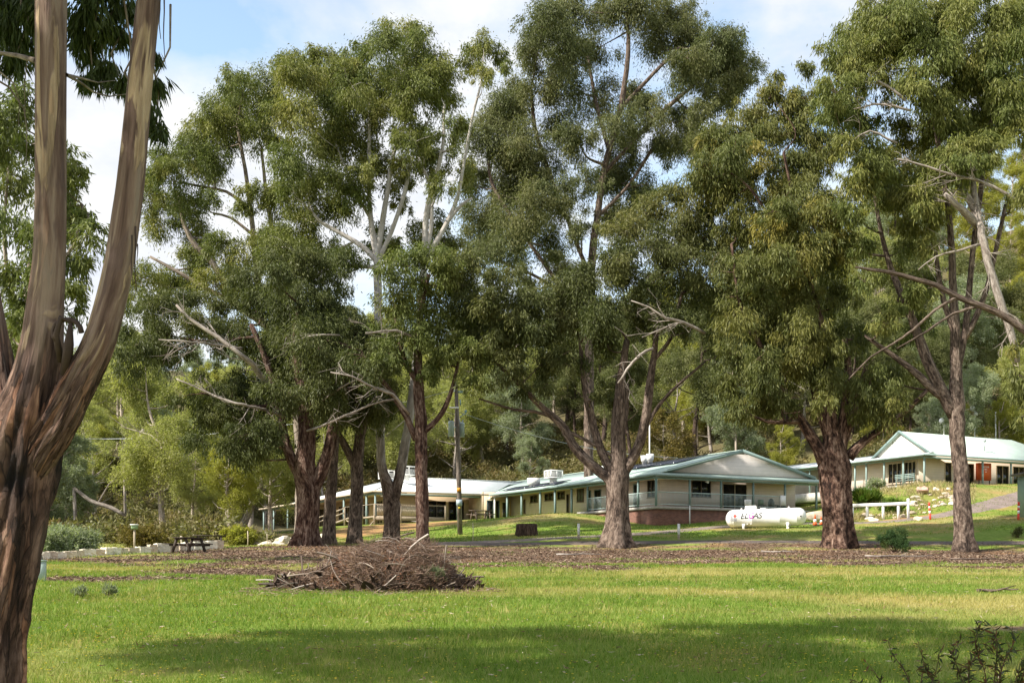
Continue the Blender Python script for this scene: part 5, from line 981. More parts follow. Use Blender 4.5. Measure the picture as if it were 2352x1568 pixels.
# warning sign on a stout post behind the tank
g = gnd(1716, 83.5); o = empty('warning_sign', g, 'small white notice on a stout rusty post behind the gas tank', 'sign')
mb = MB(); mb.tube([g-UP*.2, g+UP*1.72], [.10, .085], 8, .1); mb.build('post', B_grey, o); zc_ = 1.6+(VH-1154)*83.5/F; mb = MB(); mb.box((g[0]+.03, g[1]-.12, zc_), (.50, .03, .42), .25); sg = mb.build('board', M_white, o)
mb = MB(); rr = random.Random(1)
for k in range(4):
    x = -.19
    while x < .17: l = rr.uniform(.03, .09); c = np.array([g[0]+.03, g[1]-.137, zc_+.13-k*.09])+np.array([math.cos(.25), math.sin(.25), 0])*(x+l/2); mb.box(c, (l, .006, .045), .25); x += l+.025
mb.build('lettering', plain('grey_lettering', (.25, .25, .27), .6), sg)
# traffic cones
M_orc = plain('cone_orange', (.80, .13, .03), .5, .08); M_refl = plain('reflective_white', (.8, .8, .78), .35, .04)
def cone(u, d, h, label):
    g = gnd(u, d); o = empty('traffic_cone', g, label, 'traffic cone', 'traffic cones beside the rugged trunk'); k = h/.75
    mb = MB(); mb.box(g+UP*.025*k, (.42*k, .42*k, .05*k), .3); mb.build('base', M_black, o)
    R_ = lambda z: (.145-(.145-.03)*z/.7)*k
    for z0, z1, mt, nm in ((.05,.24,M_orc,'body'),(.24,.42,M_refl,'collar'),(.42,.70,M_orc,'body')):
        mb = MB(); e = .004 if nm == 'collar' else 0; mb.tube([g+UP*z0*k, g+UP*z1*k], [R_(z0)+e, R_(z1)+e], 18); mb.build(nm, mt, o, smooth=False)
cone(1872, 81.6, .86, 'taller orange traffic cone with white collar, left of the pair'); cone(1886, 82.6, .66, 'shorter orange traffic cone tucked behind the taller one')
# red and white marker posts
def marker(u, d, h, lean, label, bands=4):
    g = gnd(u, d); o = empty('marker_post', g, label, 'bollard', 'red and white marker posts'); a = np.array([lean*1.0, 0, 1]); z = -.1; k = 0
    edges = [-.1, .35*h, .52*h, .66*h, .78*h, h][:bands+2]
    for i in range(len(edges)-1):
        mb = MB(); mb.tube([g+a*edges[i], g+a*edges[i+1]], [.075, .075], 12); mb.build('band', M_refl if i in (1, 3) else M_red, o)
M_red = plain('red_plastic', (.62, .06, .03), .45)
marker(2137, 82.0, 1.2, -.08, 'leaning red and white marker post beside the white timber fence'); marker(2339, 78, 1.2, .02, 'nearer upright red and white marker post by the green shed'); marker(2347, 80.5, 1.3, .06, 'red and white marker post behind its twin by the green shed')
# white bollards and thin stakes
def bollard(u, d, h, label, w_=.13):
    g = gnd(u, d); o = empty('bollard', g, label, 'bollard', 'short white posts along the gravel track'); mb = MB(); mb.box(g+UP*(.12*h), (w_*.95, w_*.95, .36*h), .2); mb.build('timber_foot', M_timber, o); mb = MB(); mb.box(g+UP*(.3*h+.35*h), (w_, w_, .7*h), .2); mb.build('white_sleeve', M_white, o)
bollard(1329, 72.8, 1.0, 'white-topped post on the grass left of the thick grey-brown trunk'); bollard(1559, 72.6, .98, 'white-topped post on the grass below the brick base')
def stake(u, d, h, label, r_=.022):
    g = gnd(u, d); mb = MB(); mb.tube([g-UP*.2, g+np.array([.02, 0, h*.6]), g+np.array([.0, 0, h])], [r_, r_, r_*.9], 7); ob = mb.build('stake', M_cream, None, loc=g); tag(ob, label, 'stake', 'thin pale stakes')
stake(1086, 73.5, 1.2, 'thin pale stake on the mound right of the power pole'); stake(569, 76, 1.0, 'thin pale stake in front of the yellow-green bush', .035); stake(416, 66, .75, 'short pale stake behind the block wall near the picnic tables', .05); stake(613, 78, .8, 'thin pale stake leaning among the white rocks')
# white timber fence
def fence():
    g0 = gnd(1958, 87.5); g1 = gnd(2086, 84.5); o = empty('white_fence', (g0+g1)/2, 'low white painted timber fence beside the gravel track', 'fence'); d_ = (g1-g0); z = lambda f: g0[2]+(g1[2]-g0[2])*f
    for k, f in enumerate((0, .27, .56, .83, 1.0)):
        q = g0+d_*f; q[2] = zg(q[0], q[1]); mb = MB(); mb.box(q+UP*(.5 if k < 4 else .68), (.16, .12, 1.2 if k < 4 else 1.56), .3); mb.build('post', M_white, o)
    mb = MB(); a = g0+d_*-.04+UP*1.08; b = g0+d_*.985+UP*1.12; a[2] = g0[2]+1.02; b[2] = g1[2]+1.08; mb.bar(a-np.array([0, .09, 0]), b-np.array([0, .09, 0]), .06, .24); mb.build('rail', M_white, o)
    q = g0+d_*.985; mb = MB(); e = q+np.array([-.3, 2.6, 0]); mb.bar(q+UP*1.12, np.array([e[0], e[1], q[2]+1.22]), .05, .2); mb.build('rail', M_white, o)
fence()
# green shed at the right edge
g = gnd(2395, 79); o = empty('garden_shed', g, 'pale green corrugated shed cut by the right edge of the view', 'shed'); x0 = (2337-1176)*80.5/F; zt = 1.6+(VH-1087)*77.5/F; zb = 1.6+(VH-1166)*77.5/F
m, t, b, oo = nt('green_shed_sheet'); p = geopos(t); s = N(t, 'ShaderNodeSeparateXYZ'); t.links.new(p, s.inputs[0]); wv = math_(t, 'SINE', math_(t, 'MULTIPLY', math_(t, 'ADD', s.outputs[0], s.outputs[1]), 40)); b.inputs['Roughness'].default_value = .5
t.links.new(ramp(t, noise(t, p, 2, 4), [(.3, (.15, .25, .18)), (.7, (.21, .32, .24))]), b.inputs['Base Color']); bump(t, b, wv, .5, .02)
mb = MB(); mb.hexa([np.array(q) for q in ((x0,77.5,zb-1),(x0+3,77.5,zb-1),(x0+3,80.5,zb-1),(x0,80.5,zb-1),(x0,77.5,zt),(x0+3,77.5,zt+.1),(x0+3,80.5,zt+.1),(x0,80.5,zt))]); mb.build('wall', m, o)
mb = MB(); mb.hexa([np.array(q) for q in ((x0-.35,77.2,zt+.06),(x0+3.3,77.2,zt+.16),(x0+3.3,80.8,zt+.16),(x0-.35,80.8,zt+.06),(x0-.35,77.2,zt+.2),(x0+3.3,77.2,zt+.3),(x0+3.3,80.8,zt+.3),(x0-.35,80.8,zt+.2))]); mb.build('roof', plain('dark_roof_edge', (.08, .07, .06), .6), o)
# power pole
g = gnd(1057, 84); zt = 1.6+(VH-884)*84/F; tp = np.array([(1048-1176)*84/F, 84, zt]); o = empty('power_pole', g, 'grey timber power pole with two transformer cans in front of the white roof', 'power pole')
PT = lambda v: g+(tp-g)*((1.6+(VH-v)*84/F-g[2])/(zt-g[2]))
mb = MB(); mb.tube([g-UP*.3, PT(1100), PT(990), tp], [.19, .17, .155, .13], 14, .03); mb.build('pole', bark('pole_timber', [(.3, (.08, .065, .055)), (.5, (.17, .14, .12)), (.7, (.28, .24, .20))], 7, .01), o, smooth=True)
pm = plain('transformer_paint', (.36, .43, .47), .4)
for du, dy, sc in ((-14, -.25, 1), (9, .28, .95)):
    c = PT(985)+np.array([du*84/F, dy, 0]); mb = MB(); hh = 1.0*sc; mb.tube([c+UP*-.55*hh, c+UP*.42*hh, c+UP*.46*hh, c+UP*.55*hh], [.21, .21, .23, .12], 16); tr = mb.build('transformer', pm, o)
    mb = MB(); q = c+UP*.52*hh+np.array([-.1, 0, 0]); mb.tube([q, q+np.array([-.06, 0, .12]), q+np.array([-.1, 0, .26])], [.03, .06, .04], 8, .2); mb.tube([q+np.array([.16, 0, 0]), q+np.array([.2, 0, .2])], [.04, .04], 8); mb.build('bushing', M_black if du < 0 else M_galv, tr)
    mb = MB(); mb.bar(c+UP*.1, PT(985)+UP*.1+np.array([0, dy*.2, 0]), .08); mb.build('bracket', M_galv, tr)
mb = MB(); c = PT(937); mb.tube([c+np.array([-.52, -.2, 0]), c+np.array([.15, -.2, 0])], [.06, .06], 10); mb.build('crossarm', M_white, o)
mb = MB(); c = PT(897); mb.tube([c+np.array([-.35, -.1, -.02]), c+np.array([-.16, -.1, .0]), c+np.array([-.1, -.1, 0])], [.13, .15, .05], 10); mb.build('insulator', M_white, o)
mb = MB(); mb.tube([tp-UP*.05, tp+UP*.1, tp+UP*.13, tp+UP*.3], [.07, .07, .12, .08], 10); mb.build('insulator', M_galv, o)
mb = MB(); c = PT(900); mb.box(c+np.array([.3, 0, 0]), (.34, .1, .16)); mb.tube([PT(930)+np.array([.25, 0, 0]), PT(918)+np.array([.25, 0, 0])], [.05, .05], 8); mb.tube([PT(958)+np.array([.2, -.05, 0]), PT(948)+np.array([.65, -.05, 0])], [.03, .03], 6); mb.tube([PT(948)+np.array([.6, -.05, 0]), PT(942)+np.array([.65, -.05, 0])], [.09, .07], 8); mb.build('fuse', plain('fuse_blue_grey', (.22, .36, .42), .5), o)
for v0, v1, mt, nm, w_ in ((1120,1128.5,plain('orange_sign', (.65, .27, .03), .5),'sign_plate',.26),(1147,1161,pm,'switch_box',.42),(1164,1168,plain('yellow_tag', (.6, .45, .03), .5),'tag',.14)):
    c = (PT(v0)+PT(v1))/2; mb = MB(); mb.box(c+np.array([0, -.20, 0]), (w_, .07, (v1-v0)*84/F), 0); mb.build(nm, mt, o)
def wire(name, pts, label, r_=.018):
    P = np.array(pts); Q = []
    for k in range(len(P)-1):
        for f in np.linspace(0, 1, 12, endpoint=False): q = P[k]*(1-f)+P[k+1]*f; q[2] -= 1.2*4*f*(1-f)*min(1, np.linalg.norm(P[k+1]-P[k])/40); Q.append(q)
    Q.append(P[-1]); mb = MB(); mb.tube(Q, [r_]*len(Q), 5); ob = mb.build(name, M_galv, None, loc=P[0]); tag(ob, label, 'cable')
wire('service_cable', [PT(945)+np.array([.1, .15, 0]), ff(8.6, 9.0, 11.1)], 'thin service cable sagging from the power pole to the lodge roof'); wire('overhead_wire', [PT(893)+np.array([0, .16, 0]), np.array([-36., 98, 12.6])], 'thin overhead wire running left from the power pole to the slope')
# stump, boulders and rocks
def rock(name, c, sz, mat, seed, label, cat, group=None, sub=3):
    bm = bmesh.new(); bmesh.ops.create_icosphere(bm, subdivisions=sub, radius=1.0); r = np.random.default_rng(seed); ph = r.random((9, 3))*6; fr_ = r.normal(size=(9, 3))*2.2; am = .35/np.arange(1, 10)
    cuts = [(unit(r.normal(size=3)), r.uniform(.55, .8)) for _ in range(7)]
    for v in bm.verts:
        p = np.array(v.co)
        for nn, dd in cuts:
            e = p@nn-dd
            if e > 0: p = p-nn*e*.9
        p = p*(1+sum(am[k]*.45*math.sin(p@fr_[k]+ph[k, 0]) for k in range(9))); v.co = Vector(p*np.array(sz))
    me = bpy.data.meshes.new(name); bm.to_mesh(me); bm.free(); me.materials.append(mat); o = bpy.data.objects.new(name, me); link(o); o.location = tuple(c); o.rotation_euler = (0, 0, r.uniform(0, 6)); tag(o, label, cat, group); return o
M_rock = plain('pale_sandstone', (.46, .38, .29), .9, .35, 2.5, .1, 0, .5); M_rockw = plain('white_limestone', (.66, .58, .46), .9, .2, 2.5, .1, 0, .5); M_rockd = plain('dark_rock', (.10, .075, .06), .9, .4, 3, .1, 0, .6)
g = gnd(1210, 79); mb = MB(); Q = [g-UP*.2, g+UP*.15, g+UP*.45, g+UP*.8]; mb.tube(Q, [.76, .73, .69, .67], 30, .10, True, None, .05, 7); st = mb.build('tree_stump', bark('stump_wood', [(.3, (.02, .014, .011)), (.5, (.075, .048, .036)), (.7, (.16, .105, .075))], 5, .08), None, loc=g, smooth=False); tag(st, 'broad dark cut stump on the grassy mound', 'stump')
for k, (u, v, d, s) in enumerate([(650,1243,78,(.75,.5,.45)),(672,1244,76,(.45,.4,.4)),(640,1252,75,(.5,.4,.25)),(690,1236,80,(.7,.5,.4)),(617,1249,79,(.5,.4,.25)),(600,1252,80,(.4,.3,.2)),(665,1234,84,(.8,.5,.35)),(630,1240,86,(.6,.4,.35)),(740,1234,86,(.6,.4,.35)),(590,1250,83,(.45,.3,.25))]):
    g = gnd(u, d); rock('rock', g+UP*s[2]*.35, s, M_rockw if k % 2 == 0 else M_rock, 40+k, 'pale rock in the loose heap left of the stringy red-brown trunk', 'rock', 'pale rocks beside the far verandah', 2)
rr = random.Random(9)
for k in range(46):
    u = rr.uniform(2085, 2215) if k < 34 else rr.uniform(1960, 2130); d = rr.uniform(88, 92.5) if k < 34 else rr.uniform(85.5, 88); g = gnd(u, d); s = rr.uniform(.14, .34); rock('rock', g+UP*s*.2, (s*1.3, s, s*.75), M_rock if k % 3 else M_rockw, 80+k, 'sandstone rock set in the bank below the cottage', 'rock', 'rocks on the bank below the cottage', 2)
rock('boulder', gnd(2118, 91.6)+UP*.2, (.65, .4, .4), plain('pinkish_stone', (.42, .27, .21), .9, .25, 3), 140, 'pinkish boulder topping the bank below the cottage corner post', 'boulder')
rock('boulder', gnd(1898, 88)+UP*.15, (1.7, .7, .5), M_rock, 141, 'long sandstone boulder behind the traffic cones', 'boulder')
for k, (u, d) in enumerate([(2105, 82.2), (2112, 81.9)]): rock('boulder', gnd(u, d)+UP*.12, (.32, .26, .2), M_rockw if k else M_rock, 150+k, ['orange-tan stone against the end of the white fence', 'white-topped stone beside the end of the white fence'][k], 'stone')
# limestone block wall
o = empty('block_wall', gnd(290, 56), 'low wall of pale limestone blocks stepping up the left side of the grass', 'wall'); u = 92.0; k = 0; rr = random.Random(21)
M_bl = [plain('limestone_block', (.68, .62, .50), .9, .18, 4, .1, 0, .4), plain('darker_limestone_block', (.52, .43, .32), .9, .3, 3, .1, 0, .4)]  # second tone is darker and browner, dealt out at random
while u < 500:
    d = 50+(u-100)/380*14; wpx = rr.uniform(14, 30); g = gnd(u+wpx/2, d); w_ = wpx*d/F; h = rr.uniform(.30, .38)+(u > 330)*.12
    bm = bmesh.new(); bmesh.ops.create_cube(bm, size=1.0); bmesh.ops.subdivide_edges(bm, edges=bm.edges[:], cuts=3, use_grid_fill=True); r = np.random.default_rng(500+k)
    for v in bm.verts: v.co = Vector((v.co.x*w_*1.12+r.normal()*.012, v.co.y*.42+r.normal()*.015, (v.co.z+.42)*h+r.normal()*.012))
    me = bpy.data.meshes.new('block'); bm.to_mesh(me); bm.free(); me.materials.append(M_bl[0 if rr.random() < .7 else 1]); b_ = bpy.data.objects.new('block', me); link(b_, o); b_.location = tuple(g-origin(o)); b_.rotation_euler = (0, 0, .82+rr.uniform(-.22, .22)); u += wpx*.98; k += 1
# picnic tables
M_ptab = plain('dark_stained_timber', (.055, .040, .030), .8, .3, 8); M_ptab2 = plain('grey_weathered_timber', (.15, .115, .09), .85, .3, 8)
def picnic(u, d, rz, label, mat, s=1.0):
    g = gnd(u, d); o = empty('picnic_table', g, label, 'picnic table', 'timber picnic tables'); ca, sa = math.cos(rz), math.sin(rz)
    W_ = lambda x, y, z: g+np.array([x*ca-y*sa, x*sa+y*ca, z])*s
    def box(mb, c, sz): mb.box(W_(*c), np.array(sz)*s, rz)
    mb = MB(); [box(mb, (0, -.3+.15*k, .74), (1.8, .135, .05)) for k in range(5)]; mb.build('tabletop', mat, o)
    for y in (-.68, .68): mb = MB(); [box(mb, (0, y+q, .44), (1.8, .13, .05)) for q in (-.07, .07)]; mb.build('seat', mat, o)
    for x in (-.62, .62):
        mb = MB(); [mb.bar(W_(x, .26*sg, .71), W_(x, .58*sg, -.08), .09*s, .12*s) for sg in (-1, 1)]; mb.bar(W_(x+.06, -.78, .38), W_(x+.06, .78, .38), .05*s, .1*s); mb.bar(W_(x, -.36, .685), W_(x, .36, .685), .05*s, .09*s); mb.build('leg_frame', mat, o)
picnic(434, 58.5, math.radians(68), 'nearer dark timber picnic table on the bare ground at left', M_ptab, .98); picnic(481, 66, math.radians(20), 'farther dark timber picnic table beside the end of the block wall', M_ptab, .98)
picnic(1104, 99.5, math.radians(28), 'weathered picnic table on the terrace under the white verandah', M_ptab2, 1.05)
# bird box on a post, green box half hidden by the foreground trunk
g = gnd(309, 62); o = empty('nesting_box', g, 'small green box with a white lid on a post behind the block wall', 'box'); mb = MB(); mb.box(g+UP*.55, (.09, .09, 1.3)); mb.build('post', M_timber, o); mb = MB(); mb.box(g+UP*1.28, (.30, .25, .2)); mb.build('box', plain('faded_green', (.22, .30, .16), .7), o); mb = MB(); mb.box(g+UP*1.41, (.40, .32, .05), .1); mb.build('lid', M_white, o)
g = gnd(93, 31); o = empty('service_box', g, 'pale grey-green service box half hidden by the foreground trunk', 'box'); mb = MB(); mb.box(g+UP*.24, (.26, .22, .60), .2); mb.build('case', plain('pale_sage', (.36, .43, .38), .5), o); mb = MB(); mb.box(g+UP*.56, (.30, .26, .04), .2); mb.build('cap', plain('pale_sage_cap', (.42, .48, .43), .5), o)
# lamps and poles behind the cottage
def globe(u, vt, vb, d, label, two=True):
    zt = 1.6+(VH-vt)*d/F; g = gnd(u, d); b0 = np.array([g[0], d, min(g[2], 1.6+(VH-vb)*d/F)]); o = empty('lamp_post', b0, label, 'lamp post', 'lamp posts behind the cottage'); mb = MB(); mb.tube([b0-UP*.3, np.array([g[0], d, zt])], [.07, .06], 8); mb.build('pole', M_white, o)
    for k, (dx, dz) in enumerate(((-.2, .0), (.12, -.55))[:2 if two else 1]):
        bm = bmesh.new(); bmesh.ops.create_uvsphere(bm, u_segments=14, v_segments=10, radius=.27 if k == 0 else .2); me = bpy.data.meshes.new('globe'); bm.to_mesh(me); bm.free(); me.materials.append(M_white); me.polygons.foreach_set('use_smooth', [True]*len(me.polygons)); q = bpy.data.objects.new('globe', me); link(q, o); q.location = tuple(np.array([g[0]+dx, d, zt+dz])-b0)
        mb = MB(); mb.bar(np.array([g[0], d, zt+dz-.25]), np.array([g[0]+dx, d, zt+dz-.2]), .04); mb.build('bracket', M_white, o)
globe(2239, 938, 1010, 118, 'taller white post with round globe lamps behind the cottage ridge'); globe(2168, 966, 1010, 114, 'shorter white post with round globe lamps left of the bushy right-hand trunk')
g = gnd(2287, 117); b0 = np.array([g[0], 117, min(g[2], 13)]); mb = MB(); mb.tube([b0-UP*.3, np.array([g[0], 117, 1.6+(VH-946)*117/F])], [.07, .06], 8); tag(mb.build('bare_pole', M_white, None, loc=b0), 'plain pale pole behind the cottage roof, right of the globe lamps', 'pole')
# chairs and bags on the lodge verandah
DZ = 6.40
def at_front(u, tt): s = solve_front(ff, F0, tt, u); return s
s = at_front(1751, 1.3); q = ff(s, 1.3, DZ); o = empty('green_chair', q, 'green-backed folding chair on the lodge verandah', 'chair'); mb = MB(); mb.fbox(ff, s-.27, s+.27, 1.48, 1.52, DZ+.42, DZ+.85); mb.build('backrest', plain('green_canvas', (.12, .2, .10), .8), o); mb = MB(); mb.fbox(ff, s-.27, s+.27, 1.1, 1.5, DZ+.38, DZ+.42); mb.build('seat', M_black, o)
for i in (-.25, .25):
    for j in (1.12, 1.47): mb = MB(); mb.fbox(ff, s+i-.015, s+i+.015, j-.015, j+.015, DZ, DZ+.38); mb.build('leg', M_black, o)
s = at_front(1776, 1.2); q = ff(s, 1.2, DZ); o = empty('black_chair', q, 'black round-backed chair on the lodge verandah', 'chair'); th = np.linspace(0, math.pi, 12); pts = [(-.3, .0)]+[(-.3*math.cos(a), .6+.38*math.sin(a)) for a in th]+[(.3, .0)]
mb = MB(); mb.prism([ff(s+x, 1.42, DZ+z) for x, z in pts], [ff(s+x, 1.48, DZ+z) for x, z in pts]); mb.build('backrest', M_black, o); mb = MB(); mb.fbox(ff, s-.3, s+.3, .95, 1.41, DZ+.36, DZ+.44); mb.build('seat', M_black, o)
for i in (-.26, .26): mb = MB(); mb.fbox(ff, s+i-.02, s+i+.02, .97, 1.01, DZ, DZ+.36); mb.build('leg', M_black, o)
for k, (u, w_, h) in enumerate(((1788, .3, .42), (1798, .26, .5))):
    s = at_front(u, 1.0); q = ff(s, 1.0, DZ); mb = MB(); mb.hexa([ff(s+i*w_/2, 1+j*.15, DZ) for i, j in ((-1,-1),(1,-1),(1,1),(-1,1))]+[ff(s+i*w_/2*.75, 1+j*.1, DZ+h) for i, j in ((-1,-1),(1,-1),(1,1),(-1,1))]); ob = mb.build('bag', M_black, None, loc=q); bv = ob.modifiers.new('b', 'BEVEL'); bv.width = .05; bv.segments = 2; tag(ob, ['black bag beside the round-backed chair on the verandah', 'taller black bag nearest the white sign board on the rail'][k], 'bag')

# ------------------------------------------------------------------ shrubs
def shrub(u, d, rad, h, leaf_m, label, seed, leaf=(.16, .03), n=5000, droop=.1, name='shrub', blobs=6, stems=8, cat='shrub', up=False):
    g = gnd(u, d); o = empty(name, g, label, cat); r = np.random.default_rng(seed); lv = Leaves(seed); T = MB(); 
    for k in range(blobs):
        a = r.uniform(0, 6.28); f = r.uniform(.0, .62); c = g+np.array([math.cos(a)*rad*f, math.sin(a)*rad*f, h*r.uniform(.3, .72)]); lv.blob(c, rad*r.uniform(.35, .5), n//blobs, leaf, -1.2 if up else droop, h/rad*.8 if h < rad else 1.0, r.uniform(0, .5), hollow=.3); T.tube([g-UP*.1, (g+c)/2+r.normal(size=3)*.05, c], [.03, .02, .006], 5)
    T.build('stem', B_red, o); lv.build('foliage', leaf_m, o); return o
shrub(2057, 62, 1.05, 1.2, leafmat('wattle_leaves', (.016, .042, .016), (.032, .075, .026), (.06, .11, .04)), 'feathery dark green bush on the mulch between the two right-hand trunks', 61, (.09, .022), 16000, blobs=10)
shrub(2338, 70, .6, .6, L_dark, 'small dark weed on the grass at the right edge', 62, (.12, .04), 900)
L_ag = leafmat('strappy_leaves', (.035, .085, .01), (.075, .15, .018), (.13, .20, .03)); 
shrub(1993, 90.5, 1.1, 1.15, L_ag, 'larger bright green strappy clump on the bank below the cottage', 63, (.55, .06), 2600, up=True); shrub(2058, 88, .95, .8, L_ag, 'smaller bright green strappy clump behind the white fence', 64, (.5, .06), 2200, up=True)
shrub(545, 82, 1.7, 1.5, L_f2, 'rounded yellow-green bush left of the far verandah', 65, (.2, .07), 7000, blobs=9); shrub(160, 66, 2.2, 1.5, L_f3, 'soft blue-grey bush behind the block wall', 66, (.2, .05), 12000, blobs=12); shrub(110, 62, 1.6, 1.3, L_f3, 'blue-grey bush beside the foreground trunk', 67, (.2, .05), 7000, blobs=8)
shrub(340, 76, 2.2, 1.5, L_f5, 'brownish low bush behind the nesting box', 68, (.22, .06), 7000, blobs=10); shrub(990, 26.6, .42, .65, L_f3, 'grey-green weed growing at the right foot of the brush pile', 69, (.07, .012), 3200, up=True)
shrub(252, 24.5, .22, .4, L_f3, 'taller grey thistle on the grass near the foreground trunk', 70, (.09, .02), 420, up=True); shrub(186, 24, .22, .28, L_f3, 'low grey-green weed clump left of the thistle', 71, (.08, .02), 420, up=True)
shrub(2012, 96, 1.0, 1.3, L_f3, 'pale flowering bush by the cottage verandah posts', 72, (.2, .07), 1500)
# leafy saplings across the bottom right corner
def sapling(name, specs, label, seed, leaf_m, stem_m, n=36, leaf=(.11, .022)):
    r = np.random.default_rng(seed); b0 = gnd(specs[0][0][0], specs[0][0][2]); o = empty(name, b0, label, 'sapling'); T = MB(); lv = Leaves(seed)
    for sp in specs:
        P = [at(u, v, d) for u, v, d in sp]; P[0] = gnd(sp[0][0], sp[0][2])-UP*.05 if sp[0][1] > 1560 else P[0]; Q, RR = smooth_path(P, np.linspace(.006, .0015, len(P)), .03); T.tube(Q, RR, 5, .1)
        m_ = int(n*len(Q)/26); idx = r.integers(2, len(Q), m_); tang = unit(np.gradient(Q, axis=0)); d_ = unit(tang[idx]*.5+r.normal(size=(m_, 3))*.75+DOWN*.25); lv.put(Q[idx], d_, leaf[0]*r.uniform(.5, 1.3, m_), leaf[1]*r.uniform(.6, 1.3, m_), r.random(m_)**3)
    T.build('stem', stem_m, o, smooth=True); lv.build('foliage', leaf_m, o)
L_sap = leafmat('sapling_leaves', (.018, .032, .014), (.04, .058, .026), (.075, .09, .04), young=(.16, .06, .03)); M_stem = plain('reddish_stem', (.10, .045, .03), .6, .3)
sapling('gum_sapling', [[(2260,1640,9.2),(2265,1560,9.2),(2240,1480,9.2),(2255,1425,9.1)],[(2280,1640,9.2),(2300,1540,9.1),(2330,1470,9.0),(2320,1440,9.0)],[(2270,1640,9.2),(2210,1560,9.3),(2190,1500,9.3),(2205,1470,9.3)],[(2300,1640,9.2),(2345,1560,9.0),(2370,1500,8.9)],[(2265,1600,9.2),(2290,1500,9.2),(2280,1440,9.2)],[(2265,1600,9.2),(2180,1590,9.1),(2140,1560,9.1),(2120,1520,9.1)],[(2300,1620,9.0),(2330,1570,9.0),(2352,1530,9)],[(2250,1620,9.1),(2225,1540,9.0),(2285,1470,9)]], 'dark leafy gum sapling with reddish tips in the bottom right corner', 91, L_sap, M_stem, 130, (.085, .016))
sapling('gum_sapling', [[(2080,1640,9.6),(2090,1570,9.6),(2050,1500,9.6),(2040,1470,9.6)],[(2080,1640,9.6),(2020,1560,9.5),(1990,1520,9.5)],[(2080,1640,9.6),(2140,1570,9.5),(2160,1490,9.5)],[(2080,1640,9.6),(2010,1590,9.4),(1960,1560,9.4)],[(2085,1620,9.6),(2120,1540,9.6),(2110,1480,9.6)]], 'thin straggling sapling left of the denser corner sapling', 92, L_sap, M_stem, 60, (.08, .015))
g = gnd(2380, 10.2); mb = MB(); mb.tube([np.array([g[0]-.25, 10.6, zg(g[0]-.25, 10.6)+.02]), np.array([g[0]-.02, 10.4, zg(g[0], 10.4)+.16]), np.array([g[0]+.5, 10.1, zg(g[0]+.5, 10.1)+.36])], [.03, .055, .06], 12, .12); tag(mb.build('broken_log', bark('reddish_wood', [(.3, (.07, .03, .02)), (.5, (.20, .085, .05)), (.7, (.34, .17, .11))], 5, .01), None, loc=g, smooth=True), 'short reddish broken log at the bottom right edge', 'log')
# ------------------------------------------------------------------ brush pile
def sticks(P0, D, L, R_, r, bend=.25, rings=4):
    """many bent three-sided twigs at once"""
    n = len(P0); s = unit(np.cross(D, r.normal(size=(n, 3)))); u = np.cross(D, s); bd = (s*r.normal(size=(n, 1))+u*r.normal(size=(n, 1)))*bend*L[:, None]; V = []
    for k in range(rings):
        f = k/(rings-1); c = P0+D*(L*f)[:, None]+bd*(f-f*f)+DOWN*(.12*L*f*f)[:, None]; rr = (R_*(1-.75*f))[:, None]
        for a in (0, 2.094, 4.189): V.append(c+(s*math.cos(a)+u*math.sin(a))*rr)
    V = np.stack(V, 1); base = np.arange(n)[:, None]*(rings*3); Q = []
    for k in range(rings-1):
        for a in range(3): b_ = (a+1) % 3; Q.append(base+np.array([[k*3+a, k*3+b_, (k+1)*3+b_, (k+1)*3+a]]))
    return V.reshape(-1, 3), np.stack(Q, 1).reshape(-1, 4)
def island_mat(name, stops, rough=.85):
    m, t, b, o = nt(name); g = N(t, 'ShaderNodeNewGeometry'); f = math_(t, 'ADD', math_(t, 'MULTIPLY', g.outputs['Random Per Island'], .75), math_(t, 'MULTIPLY', noise(t, geopos(t), 1.6, 3), .25))
    t.links.new(ramp(t, f, stops), b.inputs['Base Color']); b.inputs['Roughness'].default_value = rough; b.inputs['Specular IOR Level'].default_value = .15; return m
def pile_h(fx_):   # height profile across the pile, fx_ 0 left .. 1 right
    return np.interp(fx_, [0, .03, .1, .22, .34, .45, .55, .70, .80, .86, .90, .95, 1.0], [.02, .14, .24, .48, .80, 1.0, 1.16, 1.14, .98, .60, .22, .22, .02])
r = np.random.default_rng(55); d0 = 27.6; xa, xb = (628-1176)*d0/F, (1090-1176)*d0/F
cen = np.array([(xa+xb)/2, d0, zg((xa+xb)/2, d0)]); o = empty('brush_pile', cen, 'wide heap of cut grey-brown twigs and dead branches on the open grass', 'brush pile')
def pile_pts(n, inner=False):
    f = r.random(n)**.95; x = xa+(xb-xa)*f; H = pile_h(f); t_ = r.uniform(-1, 1, n); y = d0+t_*1.55*np.sqrt(np.clip(H, .05, 2)); sh = np.clip(1-t_*t_, 0, 1)**.6
    z = zgs(x, y)+H*sh*(r.uniform(.2, .75, n) if inner else r.uniform(.72, 1.0, n))*np.where(r.random(n) < .5, 1, r.random(n)); return np.stack([x, y, z], 1), f, H*sh
p, f, H = pile_pts(10500); n = len(p); D = unit(np.stack([r.normal(size=n), r.normal(size=n)*.8, r.normal(size=n)*.32], 1)); L = r.uniform(.18, .75, n)*(.6+.6*H); p = p-D*(L*.45)[:, None]
V, Q = sticks(p, D, L, r.uniform(.003, .0085, n), r); mesh_np('twigs', V, Q, island_mat('twig_wood', [(.1, (.065, .038, .025)), (.4, (.165, .10, .070)), (.65, (.27, .18, .13)), (.9, (.42, .32, .25))]), None, o)
p, f, H = pile_pts(130); n = len(p); D = unit(np.stack([r.normal(size=n), -np.abs(r.normal(size=n))*.6, r.normal(size=n)*.3-.05], 1)); L = r.uniform(.5, 1.35, n); p = p-D*(L*.5)[:, None]+UP*.05; p[:, 1] -= .1
